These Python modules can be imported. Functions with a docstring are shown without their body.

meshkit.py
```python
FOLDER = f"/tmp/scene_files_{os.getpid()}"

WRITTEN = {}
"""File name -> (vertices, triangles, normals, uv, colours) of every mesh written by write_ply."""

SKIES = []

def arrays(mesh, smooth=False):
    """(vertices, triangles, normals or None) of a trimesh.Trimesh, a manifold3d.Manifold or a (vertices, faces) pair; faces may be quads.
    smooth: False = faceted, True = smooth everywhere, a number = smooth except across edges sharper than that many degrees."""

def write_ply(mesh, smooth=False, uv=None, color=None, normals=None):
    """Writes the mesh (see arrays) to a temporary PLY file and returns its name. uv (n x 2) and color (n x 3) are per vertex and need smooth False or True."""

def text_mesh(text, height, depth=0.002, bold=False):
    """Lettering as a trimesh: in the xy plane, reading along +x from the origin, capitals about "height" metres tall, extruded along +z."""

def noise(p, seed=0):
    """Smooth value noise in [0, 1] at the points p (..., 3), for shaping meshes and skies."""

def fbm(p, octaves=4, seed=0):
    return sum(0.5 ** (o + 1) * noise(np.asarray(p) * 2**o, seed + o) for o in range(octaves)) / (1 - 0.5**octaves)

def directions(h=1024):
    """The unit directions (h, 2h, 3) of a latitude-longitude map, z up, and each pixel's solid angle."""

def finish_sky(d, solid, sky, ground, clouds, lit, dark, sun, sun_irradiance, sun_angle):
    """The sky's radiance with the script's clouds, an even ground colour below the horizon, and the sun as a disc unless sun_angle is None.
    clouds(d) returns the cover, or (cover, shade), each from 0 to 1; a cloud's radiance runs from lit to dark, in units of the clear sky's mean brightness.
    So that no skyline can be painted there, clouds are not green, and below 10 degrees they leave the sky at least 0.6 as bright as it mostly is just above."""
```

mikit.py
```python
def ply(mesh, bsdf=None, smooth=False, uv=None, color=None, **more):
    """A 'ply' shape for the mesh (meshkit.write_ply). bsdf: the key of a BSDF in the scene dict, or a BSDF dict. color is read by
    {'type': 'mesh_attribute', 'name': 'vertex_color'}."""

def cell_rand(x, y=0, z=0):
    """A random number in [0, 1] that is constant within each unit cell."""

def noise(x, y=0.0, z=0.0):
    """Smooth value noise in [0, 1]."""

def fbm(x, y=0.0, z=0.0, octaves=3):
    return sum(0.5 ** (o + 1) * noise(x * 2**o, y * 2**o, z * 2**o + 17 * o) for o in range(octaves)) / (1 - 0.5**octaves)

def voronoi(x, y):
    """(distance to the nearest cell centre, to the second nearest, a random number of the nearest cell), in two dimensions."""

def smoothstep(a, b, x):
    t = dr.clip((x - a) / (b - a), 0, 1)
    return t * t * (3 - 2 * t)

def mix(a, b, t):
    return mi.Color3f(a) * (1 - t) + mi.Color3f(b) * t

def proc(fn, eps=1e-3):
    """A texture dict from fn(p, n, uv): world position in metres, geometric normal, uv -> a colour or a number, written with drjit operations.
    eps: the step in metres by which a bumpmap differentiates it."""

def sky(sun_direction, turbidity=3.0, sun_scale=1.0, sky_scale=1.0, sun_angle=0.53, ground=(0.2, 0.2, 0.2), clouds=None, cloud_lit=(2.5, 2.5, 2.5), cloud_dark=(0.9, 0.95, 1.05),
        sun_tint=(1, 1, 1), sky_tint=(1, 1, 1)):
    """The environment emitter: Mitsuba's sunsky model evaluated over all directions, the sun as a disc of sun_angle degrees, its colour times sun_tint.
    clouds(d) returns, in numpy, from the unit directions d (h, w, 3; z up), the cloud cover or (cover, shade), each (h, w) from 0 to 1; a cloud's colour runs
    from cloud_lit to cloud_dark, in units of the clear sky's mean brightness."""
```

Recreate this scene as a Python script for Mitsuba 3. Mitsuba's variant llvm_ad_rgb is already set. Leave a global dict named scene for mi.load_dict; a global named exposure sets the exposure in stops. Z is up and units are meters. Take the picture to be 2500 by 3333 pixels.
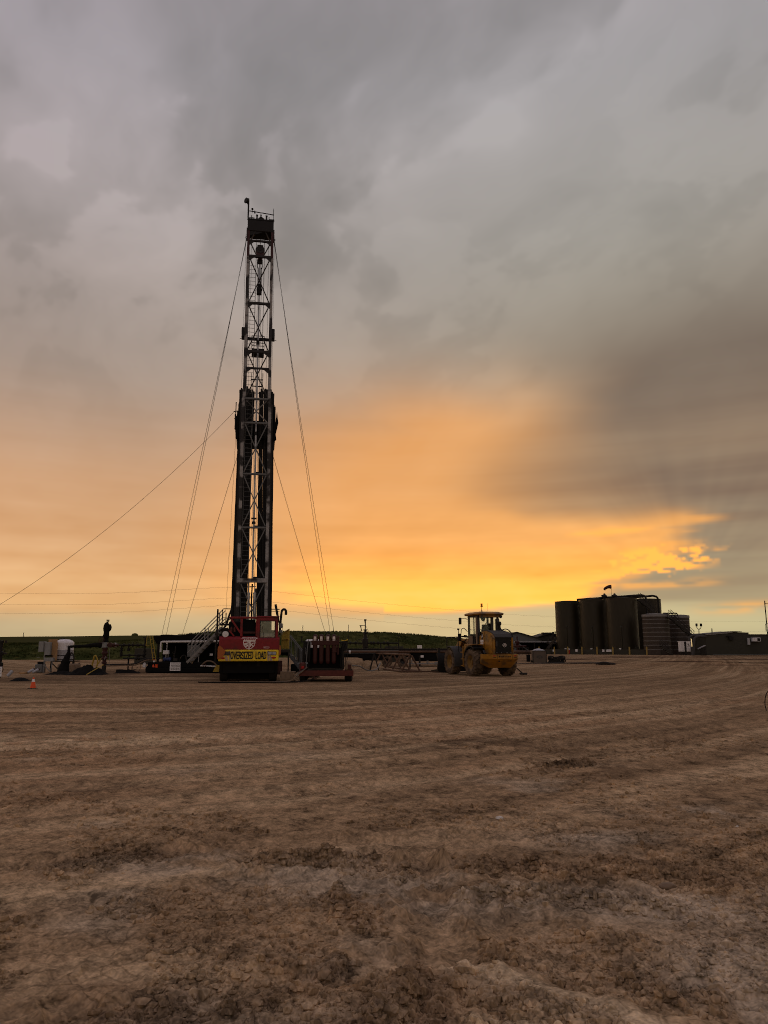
import math, random
import numpy as np, trimesh, drjit as dr, mitsuba as mi
import mikit, meshkit
from mikit import proc, noise, fbm, voronoi, cell_rand, smoothstep, mix
T = mi.ScalarTransform4f
scene, labels = {}, {}

# ------------------------------------------------------------------ camera, sky, exposure
EYE = 1.7
PITCH = math.atan(438.5 / 2400)
exposure = 2.5635
scene['camera'] = {'type': 'perspective', 'fov': math.degrees(2 * math.atan(1250 / 2400)), 'fov_axis': 'x', 'near_clip': 0.1, 'far_clip': 9000.0,
                   'to_world': T().look_at(origin=[0, 0, EYE], target=[0, math.cos(PITCH), EYE + math.sin(PITCH)], up=[0, 0, 1])}

SUN_AZ, SUN_EL = math.radians(21.5), math.radians(12)
SUN = [math.sin(SUN_AZ) * math.cos(SUN_EL), math.cos(SUN_AZ) * math.cos(SUN_EL), math.sin(SUN_EL)]
SKY_TINT = np.array([1.3417, 1.548, 1.452])
UNIT = 0.3 * 1.4577                              # display-linear value of the clear sky's mean brightness
CLOUD_LIT = np.array([1.5213, 0.5257, 0.0027]) / UNIT
CLOUD_DARK = np.array([0.0043, 0.0888, 0.1243]) / UNIT


def sst(a, b, x):
    t = np.clip((x - a) / (b - a), 0, 1)
    return t * t * (3 - 2 * t)


def ramp(x, xs, cs):
    return np.stack([np.interp(x, xs, [c[k] for c in cs]) for k in range(3)], -1)


def clear_sky(d):
    """The clear sunset sky of the same model, in units of its mean, to know what the clouds cover."""
    m = mi.load_dict({'type': 'sunsky', 'sun_direction': SUN, 'turbidity': 2.2, 'sun_scale': 0.0, 'albedo': {'type': 'rgb', 'value': [.2, .2, .2]}})
    si = dr.zeros(mi.SurfaceInteraction3f, d.size // 3)
    si.wi = -mi.Vector3f(np.ascontiguousarray(d.reshape(-1, 3).T))
    r = np.array(m.eval(si)).T.reshape(d.shape) * SKY_TINT
    return r


def cloud_colour(d):
    """Display colour of the overcast evening sky by azimuth and elevation (degrees), all from noise and soft bands of cloud."""
    A = np.degrees(np.arctan2(d[..., 0], d[..., 1]))
    E = np.degrees(np.arcsin(np.clip(d[..., 2], -1, 1)))
    hor = np.maximum(np.hypot(d[..., 0], d[..., 1]), 1e-6)
    ux, uy = d[..., 0] / hor * 57.3, d[..., 1] / hor * 57.3
    f = lambda sa, se, o, seed, wa=0.0, we=0.0: meshkit.fbm(np.stack([ux / sa + wa, uy / sa + wa, E / se + we], -1), o, seed) - 0.5
    w1, w2 = f(18, 12, 4, 3), f(18, 12, 4, 11)
    px, py = d[..., 0] / (d[..., 2] + .45), d[..., 1] / (d[..., 2] + .45)
    plane = lambda k, o, seed, wa=0.0: meshkit.fbm(np.stack([(px + .5 * py) * k + wa * w1, (py - .3 * px) * k * .8 + wa * w2, 0 * px], -1), o, seed) - .5
    n_big = plane(2.6, 6, 21, .8)
    n_mid = plane(6.5, 6, 31, 1.5)
    n_puff = plane(18, 5, 35, 2.0)
    n_soft = f(12, 8, 3, 41)
    streak = f(13, .9, 4, 51, .8 * w1)
    fine = f(2.4, .8, 4, 61, 1.5 * w1, 1.5 * w2)

    def seg(x0, y0, x1, y1, wid):
        X, Y = A + 6 * w1, E + 6 * w2
        t = np.clip(((X - x0) * (x1 - x0) + (Y - y0) * (y1 - y0)) / ((x1 - x0) ** 2 + (y1 - y0) ** 2), 0, 1)
        return np.exp(-((X - x0 - t * (x1 - x0)) ** 2 + (Y - y0 - t * (y1 - y0)) ** 2) / wid ** 2)

    def blob(a, e, sa, se):
        return np.exp(-((A + 4 * w1 - a) / sa) ** 2 - ((E + 3 * w2 - e) / se) ** 2)

    # grey deck
    v = .592 + .13 * n_big + .085 * n_mid + .045 * n_puff
    v += .045 * (seg(21, 44, 9, 38, 3.6) + .9 * seg(9, 38, -1, 34, 3.6) + .35 * seg(-1, 33, 0, 28, 4.5)) * (1 + .9 * n_mid + 2.0 * n_puff)
    v += .020 * (sst(-.02, .09, n_mid + .6 * n_puff) - .5) + .018 * (plane(42, 4, 37, 3.0))
    # a cloud edge slants down to the left across the middle of the deck
    s_ = (A + 1) * .447 - (E - 33.5) * .894 + 5 * n_mid + 4 * n_puff + 3 * w1
    t_ = (A + 1) * .894 + (E - 33.5) * .447
    v += .080 * sst(-.9, .9, s_) * np.exp(-np.maximum(s_, 0) / 5.0) * sst(-6, 2, t_) * sst(40, 24, t_)
    v += .095 * np.exp(-((A + 23) / 9) ** 2 - ((E - 36) / 6.5) ** 2) * (.35 + sst(-.05, .10, n_mid + .6 * n_puff))
    v += .045 * (seg(-31, 38, -21, 34, 5.0) + seg(-21, 33, -12, 26, 3.2)) * (.9 + 1.4 * n_mid + 2.0 * n_puff)
    v += .03 * blob(20, 34, 11, 6) + .045 * blob(-25, 39, 11, 7) + .055 * blob(-28, 32, 5.5, 4) - .045 * blob(-8, 36, 8, 5) - .02 * blob(2, 42, 10, 3.5) - .04 * blob(-3, 29.5, 9, 3.5) - .03 * blob(-17, 36.5, 2.0, 4.0)
    v = np.where(v > .63, .63 + .5 * (v - .63), v).clip(.3, .685)
    tint = ramp(E, [0, 14, 22, 30, 40, 90], [(1.12, .95, .74), (1.12, .955, .82), (1.06, .968, .90), (1.025, .985, .945), (1.005, .995, .985), (1, 1.0, 1.0)])
    col = v[..., None] * tint
    # the glow under the deck
    facing = sst(115, 45, np.abs(A - 5))
    e = E + 3.0 * n_soft + 2.5 * n_mid
    right = ramp(E, [0, 3, 4.2, 5.5, 8, 12, 16, 20, 25], [(1.0, .83, .44), (1, .88, .37), (1, .84, .35), (1, .77, .35), (.98, .70, .395), (.965, .655, .41), (.97, .63, .415), (.84, .615, .495), (.70, .605, .56)])
    left = ramp(E, [0, 3, 5, 8, 12, 16, 20, 25], [(.85, .73, .53), (.905, .755, .485), (.89, .715, .465), (.86, .67, .475), (.82, .635, .49), (.745, .605, .51), (.67, .585, .54), (.64, .58, .56)])
    k = sst(-20, 2, A + 10 * n_soft)[..., None]
    glow = left * (1 - k) + right * k
    low_e = sst(11, 5, E)
    glow = glow + (.07 * n_mid + (.05 + .10 * low_e) * streak + .07 * low_e * fine)[..., None] * np.array([.5, 1.0, .75])
    wm = sst(29, 12.5, e + 1.0) * facing
    wm = np.maximum(wm, .92 * blob(4, 17.0, 13, 4.5) * facing)
    wm = np.maximum(wm, .5 * blob(11, 20.5, 6, 3.5))
    col = col * (1 - wm[..., None]) + glow * wm[..., None]
    # faint rays fanning from the hidden sun
    ang = np.degrees(np.arctan2(E - 3.5, A - 22.5))
    ray = (meshkit.fbm(np.stack([ang / 7, 0 * A, 0 * A], -1), 3, 91) - .5) * np.exp(-((np.hypot(A - 22.5, E - 3.5) - 6) / 6) ** 2) * sst(5.0, 7.0, E)
    glow_ray = .045 * ray[..., None] * np.array([1.0, .85, .5])
    # dark bank to the right
    Aw, Ew = A + 5 * w1 + 3 * n_soft, E + 3 * w2 + 1.5 * n_soft
    edge = np.interp(Ew, [8, 9.0, 10, 11.2, 12.5, 14, 16, 18, 20, 24, 30], [28, 20, 13, 10.5, 10, 11, 13, 15.5, 15.5, 12, 10])
    soft = np.interp(Ew, [8, 11, 14, 17, 19, 21, 26, 32], [11, 12, 10, 6.0, 5.0, 8, 13, 16])
    bank = sst(edge - soft, edge + soft, Aw) * sst(7.6, 9.6, Ew) * sst(34, 20, Ew + .12 * (30 - A)) * sst(140, 70, A)
    bcol = ramp(E, [8, 10, 12, 14.5, 17.5, 21, 26, 34], [(.585, .515, .41), (.52, .465, .375), (.505, .455, .37), (.555, .505, .40), (.49, .445, .37), (.465, .425, .365), (.525, .49, .445), (.61, .59, .575)])
    bcol = bcol + (.06 * n_mid + .09 * streak * sst(22, 12, E) + .05 * n_soft)[..., None] * np.array([1, .97, .85])
    b = np.clip(bank * .94, 0, 1)[..., None]
    col = col * (1 - b) + bcol * b
    # grey sheets low on the right
    a_low = np.interp(E + 1.5 * streak, [2.6, 3.4, 4.6, 5.6, 7, 9], [21, 16.5, 17, 20.5, 22, 22.5])
    low = sst(a_low - 1.6, a_low + 2.6, A + 4 * w1 + 7 * streak + 2.5 * fine) * sst(11.5, 9.3, E) * sst(140, 70, A)
    lcol = ramp(E, [0, 2, 3.2, 4.5, 6, 9], [(.78, .73, .58), (.76, .71, .57), (.66, .59, .47), (.63, .56, .455), (.615, .55, .455), (.58, .515, .42)]) + (.10 * streak + .04 * n_mid)[..., None]
    low = (low * .95)[..., None]
    col = col * (1 - low) + lcol * low
    col = col + glow_ray
    # pale air under the clouds
    top = 2.65 + .7 * streak + .5 * w2 - .5 * sst(-5, -22, A) + .4 * sst(4, 14, A) * sst(30, 20, A)
    dn = np.where(A < 0, 1.0, .35)
    pale = sst(top + dn, top - dn, E)
    pcol = ramp(A, [-60, -28, -12, 2, 14, 28, 60], [(.68, .62, .53), (.765, .675, .53), (.80, .70, .54), (.84, .74, .56), (.82, .735, .57), (.79, .725, .57), (.72, .67, .57)])
    pcol = pcol + (.07 * streak + .04 * fine)[..., None] * np.array([1, .9, .6]) + (sst(1.0, .1, E) * sst(4, 16, A))[..., None] * np.array([.06, -.06, -.05])
    pale = (pale * .93)[..., None]
    col = col * (1 - pale) + pcol * pale
    # openings that burn through
    gold = np.array([1.0, .80, .34])
    puff = f(.95, .42, 4, 71, 1.0 * w1, 2.0 * w2)
    spot = np.exp(-((A - 20.4) / 4.4) ** 2 - ((E - 6.1 - .10 * (A - 20.6)) / 1.2) ** 2)
    hole = .95 * sst(.15, .6, spot) * sst(-.03, .06, puff + .35 * fine + .26 * (spot - .50))
    hole = np.maximum(hole, .9 * np.exp(-((E - 4.35 - .03 * (A - 18) - .5 * streak) / .28) ** 2) * sst(10, 16, A) * sst(26, 22, A) * sst(-.25, .1, fine + streak))
    hole = np.maximum(hole, .95 * np.exp(-((E - 2.65 - .03 * (A - 25) - .3 * fine) / .33) ** 2) * sst(21.5, 25.5, A) * sst(60, 40, A) * sst(-.3, .05, fine + streak))
    hole = np.maximum(hole, .5 * np.exp(-((E - 8.4 - .08 * (A - 17) - .6 * fine) / .22) ** 2) * sst(13.5, 15.5, A) * sst(21, 19, A))
    hole = np.clip(hole, 0, 1)[..., None]
    col = col * (1 - hole) + gold * hole
    return np.clip(col, .02, 1)


def clouds(d):
    c = cloud_colour(d)
    c = np.where(c < .04045, c / 12.92, ((c + .055) / 1.055) ** 2.4)
    s = clear_sky(d)
    s = s / s.mean() * UNIT
    w = (c + .02) ** -.58 * (1 - .88 * sst(.80, .97, c))
    p, q, t = (CLOUD_LIT * UNIT - s) * w, (CLOUD_DARK * UNIT - s) * w, (c - s) * w
    pp, qq, pq, pt, qt = (p * p).sum(-1), (q * q).sum(-1), (p * q).sum(-1), (p * t).sum(-1), (q * t).sum(-1)
    det = pp * qq - pq * pq
    a, b = (pt * qq - qt * pq) / det, (qt * pp - pt * pq) / det
    a0 = np.clip(a, 0, 1)
    b0 = np.clip(b, 0, 1 - a0)
    edge_b = np.clip(qt / qq, 0, 1)
    b0 = np.where(a < 0, edge_b, b0)
    edge_a = np.clip(pt / pp, 0, 1)
    a0, b0 = np.where(b < 0, edge_a, a0), np.where(b < 0, 0, b0)
    over = (a + b > 1) & (a > 0) & (b > 0)
    r = p - q
    ea = np.clip(((t - q) * r).sum(-1) / (r * r).sum(-1), 0, 1)
    a0, b0 = np.where(over, ea, a0), np.where(over, 1 - ea, b0)
    cover = a0 + b0
    return cover, b0 / np.maximum(cover, 1e-6)


scene['sky'] = mikit.sky(SUN, turbidity=2.2, sun_scale=0.0, sky_scale=1.0, ground=(.16, .13, .11), clouds=clouds, cloud_lit=CLOUD_LIT.tolist(), cloud_dark=CLOUD_DARK.tolist(), sky_tint=SKY_TINT.tolist())

# ------------------------------------------------------------------ helpers
rnd = random.Random(7)


def V(*a):
    return np.array(a, float)


def cat(*ms):
    flat = []
    for m in ms:
        flat += list(m) if isinstance(m, (list, tuple)) else [m]
    return trimesh.util.concatenate(flat)


def move(m, p):
    m = m.copy()
    m.apply_translation(p)
    return m


def box(x0, x1, y0, y1, z0, z1, b=0.0):
    """A box between two corners; b chamfers its edges."""
    if b <= 0:
        m = trimesh.creation.box((x1 - x0, y1 - y0, z1 - z0))
    else:
        c = []
        hx, hy, hz = (x1 - x0) / 2, (y1 - y0) / 2, (z1 - z0) / 2
        b = min(b, hx * .9, hy * .9, hz * .9)
        for s in (-1, 1):
            for t in (-1, 1):
                for u in (-1, 1):
                    c += [(s * (hx - b), t * (hy - b), u * hz), (s * (hx - b), t * hy, u * (hz - b)), (s * hx, t * (hy - b), u * (hz - b))]
        m = trimesh.convex.convex_hull(np.array(c))
    m.apply_translation(((x0 + x1) / 2, (y0 + y1) / 2, (z0 + z1) / 2))
    return m


def frame_of(d):
    d = np.asarray(d, float) / np.linalg.norm(d)
    a = np.cross(d, (0, 0, 1) if abs(d[2]) < .95 else (0, 1, 0))
    a /= np.linalg.norm(a)
    return a, np.cross(a, d), d


def bar(p, q, w, h=None, side=None):
    """A straight beam of section w x h from p to q."""
    p, q = np.asarray(p, float), np.asarray(q, float)
    a, u, d = frame_of(q - p)
    if side is not None:
        a = np.asarray(side, float) - np.dot(side, d) * d
        a /= np.linalg.norm(a)
        u = np.cross(a, d)
    m = trimesh.creation.box((w, h or w, np.linalg.norm(q - p)))
    M = np.eye(4)
    M[:3, 0], M[:3, 1], M[:3, 2], M[:3, 3] = a, u, d, (p + q) / 2
    if np.linalg.det(M[:3, :3]) < 0:
        M[:3, 1] *= -1
    m.apply_transform(M)
    return m


def tube(points, r, n=8, closed=False):
    """A round tube along a polyline; r may be one radius per point."""
    P = np.asarray(points, float)
    k = len(P)
    r = np.broadcast_to(r, (k,))
    t = np.zeros_like(P)
    if closed:
        t = np.roll(P, -1, 0) - np.roll(P, 1, 0)
    else:
        t[1:-1] = P[2:] - P[:-2]
        t[0], t[-1] = P[1] - P[0], P[-1] - P[-2]
    t /= np.linalg.norm(t, axis=1, keepdims=True) + 1e-12
    a = frame_of(t[0])[0]
    v = []
    an = np.arange(n) * 2 * np.pi / n
    for i in range(k):
        a = a - np.dot(a, t[i]) * t[i]
        a /= np.linalg.norm(a) + 1e-12
        b = np.cross(t[i], a)
        v.append(P[i] + r[i] * (np.cos(an)[:, None] * a + np.sin(an)[:, None] * b))
    v = np.vstack(v)
    f = []
    for i in range(k if closed else k - 1):
        i2 = (i + 1) % k
        for j in range(n):
            j2 = (j + 1) % n
            f += [(i * n + j, i * n + j2, i2 * n + j2), (i * n + j, i2 * n + j2, i2 * n + j)]
    if not closed:
        v = np.vstack([v, P[0], P[-1]])
        for j in range(n):
            f += [(k * n, (j + 1) % n, j), (k * n + 1, (k - 1) * n + j, (k - 1) * n + (j + 1) % n)]
    return trimesh.Trimesh(v, np.array(f), process=False)


def cyl(p, q, r, n=16, r2=None):
    return tube([p, q], [r, r if r2 is None else r2], n)


def bend(points, r=.25, k=5):
    """Rounds the corners of a polyline."""
    P = [np.asarray(p, float) for p in points]
    out = [P[0]]
    for a, b, c in zip(P[:-2], P[1:-1], P[2:]):
        e = min(r, .48 * np.linalg.norm(a - b), .48 * np.linalg.norm(c - b))
        s, t = b + (a - b) / np.linalg.norm(a - b) * e, b + (c - b) / np.linalg.norm(c - b) * e
        for i in range(k + 1):
            w = i / k
            out.append((1 - w) ** 2 * s + 2 * w * (1 - w) * b + w * w * t)
    return np.array(out + [P[-1]])


def curve(points, k=8):
    """A smooth curve through the points."""
    P = np.asarray(points, float)
    P = np.vstack([2 * P[0] - P[1], P, 2 * P[-1] - P[-2]])
    out = []
    for i in range(1, len(P) - 2):
        for w in np.linspace(0, 1, k, endpoint=False):
            out.append(.5 * (2 * P[i] + (P[i + 1] - P[i - 1]) * w + (2 * P[i - 1] - 5 * P[i] + 4 * P[i + 1] - P[i + 2]) * w ** 2 + (-P[i - 1] + 3 * P[i] - 3 * P[i + 1] + P[i + 2]) * w ** 3))
    return np.array(out + [P[-2]])


def lathe(profile, n=24, p=(0, 0, 0), axis=(0, 0, 1)):
    """Turns (radius, height) pairs round an axis through p."""
    a, b, d = frame_of(axis)
    pr = np.asarray(profile, float)
    an = np.arange(n) * 2 * np.pi / n
    v = (np.asarray(p, float) + pr[:, None, 1:] * d + pr[:, None, :1] * (np.cos(an)[None, :, None] * a + np.sin(an)[None, :, None] * b)).reshape(-1, 3)
    f = []
    for i in range(len(pr) - 1):
        for j in range(n):
            j2 = (j + 1) % n
            f += [(i * n + j, i * n + j2, (i + 1) * n + j2), (i * n + j, (i + 1) * n + j2, (i + 1) * n + j)]
    return trimesh.Trimesh(v, np.array(f), process=False)


def torus(p, axis, R, r, n=20, k=6):
    a, b, d = frame_of(axis)
    an = np.arange(n) * 2 * np.pi / n
    return tube(np.asarray(p) + R * (np.cos(an)[:, None] * a + np.sin(an)[:, None] * b), r, k, True)


def prism(poly, y0, y1, plane='xz'):
    """A polygon (list of 2d points or a shapely polygon) pushed out between two depths; plane xz pushes along y, yz along x, xy along z."""
    from shapely.geometry import Polygon
    g = poly if hasattr(poly, 'geom_type') else Polygon(poly)
    ms = [trimesh.creation.extrude_polygon(q, y1 - y0, engine='earcut') for q in getattr(g, 'geoms', [g])]
    m = cat(ms)
    m.apply_translation((0, 0, y0))
    M = np.eye(4)
    if plane == 'xz':
        M[:3, :3] = [[1, 0, 0], [0, 0, 1], [0, 1, 0]]
    elif plane == 'yz':
        M[:3, :3] = [[0, 0, 1], [1, 0, 0], [0, 1, 0]]
    v = m.vertices @ M[:3, :3].T
    f = m.faces if np.linalg.det(M[:3, :3]) > 0 else m.faces[:, ::-1]
    return trimesh.Trimesh(v, f, process=False)


def place(x, y, deg, z=0.0):
    c, s = math.cos(math.radians(deg)), math.sin(math.radians(deg))
    M = np.eye(4)
    M[:3, :3] = [[c, -s, 0], [s, c, 0], [0, 0, 1]]
    M[:3, 3] = (x, y, z)
    return M


def numbered(k):
    def used(q):
        return q in scene or q in labels or any(s.startswith(q + '__') for s in scene)
    if not used(k):
        return k
    i = 1
    while used('%s_%03d' % (k, i)):
        i += 1
    return '%s_%03d' % (k, i)


class Thing:
    """One top-level thing: its parts get keys that start with its own."""

    def __init__(self, name, label, category, at=None, group=None):
        self.key = numbered(name)
        self.M = np.eye(4) if at is None else at
        labels[self.key] = {'label': label, 'category': category}
        if group:
            labels[self.key]['group'] = group

    def part(self, name, mesh, mat, label=None, under=None, smooth=35, stuff=False):
        if isinstance(mesh, (list, tuple)):
            mesh = cat(mesh)
        k = numbered((under or self.key) + '__' + name)
        m = mesh.copy()
        m.apply_transform(self.M)
        scene[k] = mikit.ply(m, mat, smooth)
        if label or stuff:
            labels[k] = {}
            if label:
                labels[k]['label'] = label
            if stuff:
                labels[k]['kind'] = 'stuff'
        return k


def single(name, mesh, mat, label, category, group=None, at=None, smooth=35):
    """A thing that is one mesh."""
    if isinstance(mesh, (list, tuple)):
        mesh = cat(mesh)
    k = numbered(name)
    if at is not None:
        mesh = mesh.copy()
        mesh.apply_transform(at)
    scene[k] = mikit.ply(mesh, mat, smooth)
    labels[k] = {'label': label, 'category': category}
    if group:
        labels[k]['group'] = group
    return k


def structure(name, mesh, mat, smooth=True, kind='structure', label=None, category=None):
    scene[name] = mikit.ply(mesh, mat, smooth)
    labels[name] = {'kind': kind}
    if label:
        labels[name].update(label=label, category=category)


# ------------------------------------------------------------------ materials
def paint(key, rgb, rough=.5, metal=0.0, spec=.35):
    scene[key] = {'type': 'twosided', 'bsdf': {'type': 'principled', 'base_color': {'type': 'rgb', 'value': list(rgb)}, 'roughness': rough, 'metallic': metal, 'specular': spec}}


def worn(key, fn, rough=.55, spec=.3):
    scene[key] = {'type': 'twosided', 'bsdf': {'type': 'principled', 'base_color': proc(fn), 'roughness': rough, 'specular': spec}}


def grimy(base, dirt, k, s=2.2, lo=.45, hi=.75):
    def fn(p, n, uv):
        g = smoothstep(lo, hi, fbm(p.x * s, p.y * s, p.z * s, 4)) * k
        return mix(base, dirt, g) * (.85 + .3 * noise(p.x * 9, p.y * 9, p.z * 9))
    return fn


worn('red_paint', grimy((.20, .006, .013), (.06, .014, .014), .7), .42, .4)
paint('dark_red', (.042, .008, .008), .5)
worn('rusty_red', grimy((.095, .022, .018), (.06, .03, .024), .8), .6)
worn('sign_yellow', grimy((.84, .60, .03), (.50, .37, .07), .6), .5)
worn('loader_yellow', grimy((.31, .143, .010), (.11, .07, .03), .95, 2.2), .42, .4)
paint('rail_yellow', (.42, .30, .045), .6)
paint('bollard_yellow', (.30, .215, .06), .7)
paint('black_paint', (.014, .014, .014), .55, spec=.2)
paint('black_soft', (.010, .010, .010), .9, spec=.1)
paint('rubber', (.018, .017, .016), .85, spec=.15)
worn('dusty_rubber', grimy((.155, .115, .080), (.07, .053, .04), .9, 5.0, .35, .65), .9, .1)
worn('dusty_rim', grimy((.24, .14, .035), (.12, .085, .05), .9, 3.0), .7)
paint('dark_steel', (.022, .020, .019), .55, .2)
worn('mast_steel', grimy((.30, .30, .30), (.02, .018, .018), 1.0, 1.3, .40, .56), .5)
paint('aluminium', (.22, .22, .22), .5, .2)
paint('chrome', (.42, .44, .47), .3, .5)
paint('white_plastic', (.74, .75, .78), .5)
paint('grey_plastic', (.36, .375, .41), .5)
paint('white_paint', (.70, .70, .70), .5)
paint('grey_paint', (.13, .14, .145), .55)
paint('shed_grey', (.036, .036, .028), .75)
paint('cabinet_grey', (.24, .255, .265), .55)
paint('bin_steel', (.10, .082, .066), .7)
paint('wood', (.34, .21, .105), .8)
paint('orange_vinyl', (.75, .095, .025), .5)
paint('orange_cloth', (.36, .115, .035), .85)
paint('tan_plastic', (.20, .145, .10), .75)
worn('rusty_pipe', grimy((.12, .07, .045), (.05, .033, .025), .9, 2.5), .7)
paint('pale_rope', (.38, .30, .22), .9)
paint('tail_red', (.35, .01, .01), .3)
paint('amber', (.45, .20, .01), .3)
paint('blue_paint', (.03, .05, .16), .5)
paint('stone_white', (.62, .60, .56), .8)
paint('letter_black', (.012, .012, .012), .6)
paint('letter_white', (.75, .70, .68), .6)
paint('glove_grey', (.055, .055, .055), .7)
scene['glass'] = {'type': 'mask', 'opacity': 0.16, 'bsdf': {'type': 'twosided', 'bsdf': {'type': 'roughconductor', 'alpha': .04, 'specular_reflectance': {'type': 'rgb', 'value': [.55, .6, .58]}}}}
scene['cab_glass'] = {'type': 'mask', 'opacity': 0.14, 'bsdf': {'type': 'twosided', 'bsdf': {'type': 'roughconductor', 'alpha': .04, 'specular_reflectance': {'type': 'rgb', 'value': [.5, .6, .55]}}}}
scene['tank_paint'] = {'type': 'twosided', 'bsdf': {'type': 'roughplastic', 'diffuse_reflectance': proc(lambda p, n, uv: mix((.030, .024, .012), (.018, .015, .009), fbm(p.x * .5, p.y * .5, p.z * .25, 4))), 'alpha': .26, 'int_ior': 1.42}}
paint('band_steel', (.20, .20, .205), .5, .3)
worn('striped_wall', grimy((.052, .040, .032), (.035, .026, .022), .7, 1.2), .6)
worn('green_steel', grimy((.04, .04, .030), (.028, .022, .015), .8, 1.2), .6)

# ------------------------------------------------------------------ the setting: pad, hills, bank, puddle
def macro(x, y):
    return 0.55 * sst(52, 100, y)


def near_line(x, y, pts):
    best = np.full(np.shape(x), 1e9)
    for (x0, y0), (x1, y1) in zip(pts[:-1], pts[1:]):
        t = np.clip(((x - x0) * (x1 - x0) + (y - y0) * (y1 - y0)) / ((x1 - x0) ** 2 + (y1 - y0) ** 2), 0, 1)
        best = np.minimum(best, np.hypot(x - x0 - t * (x1 - x0), y - y0 - t * (y1 - y0)))
    return best


def n2(x, y, s, o=4, seed=0):
    return meshkit.fbm(np.stack([x * s, y * s, 0 * x + seed * 3.7], -1), o, seed) - .5


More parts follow.
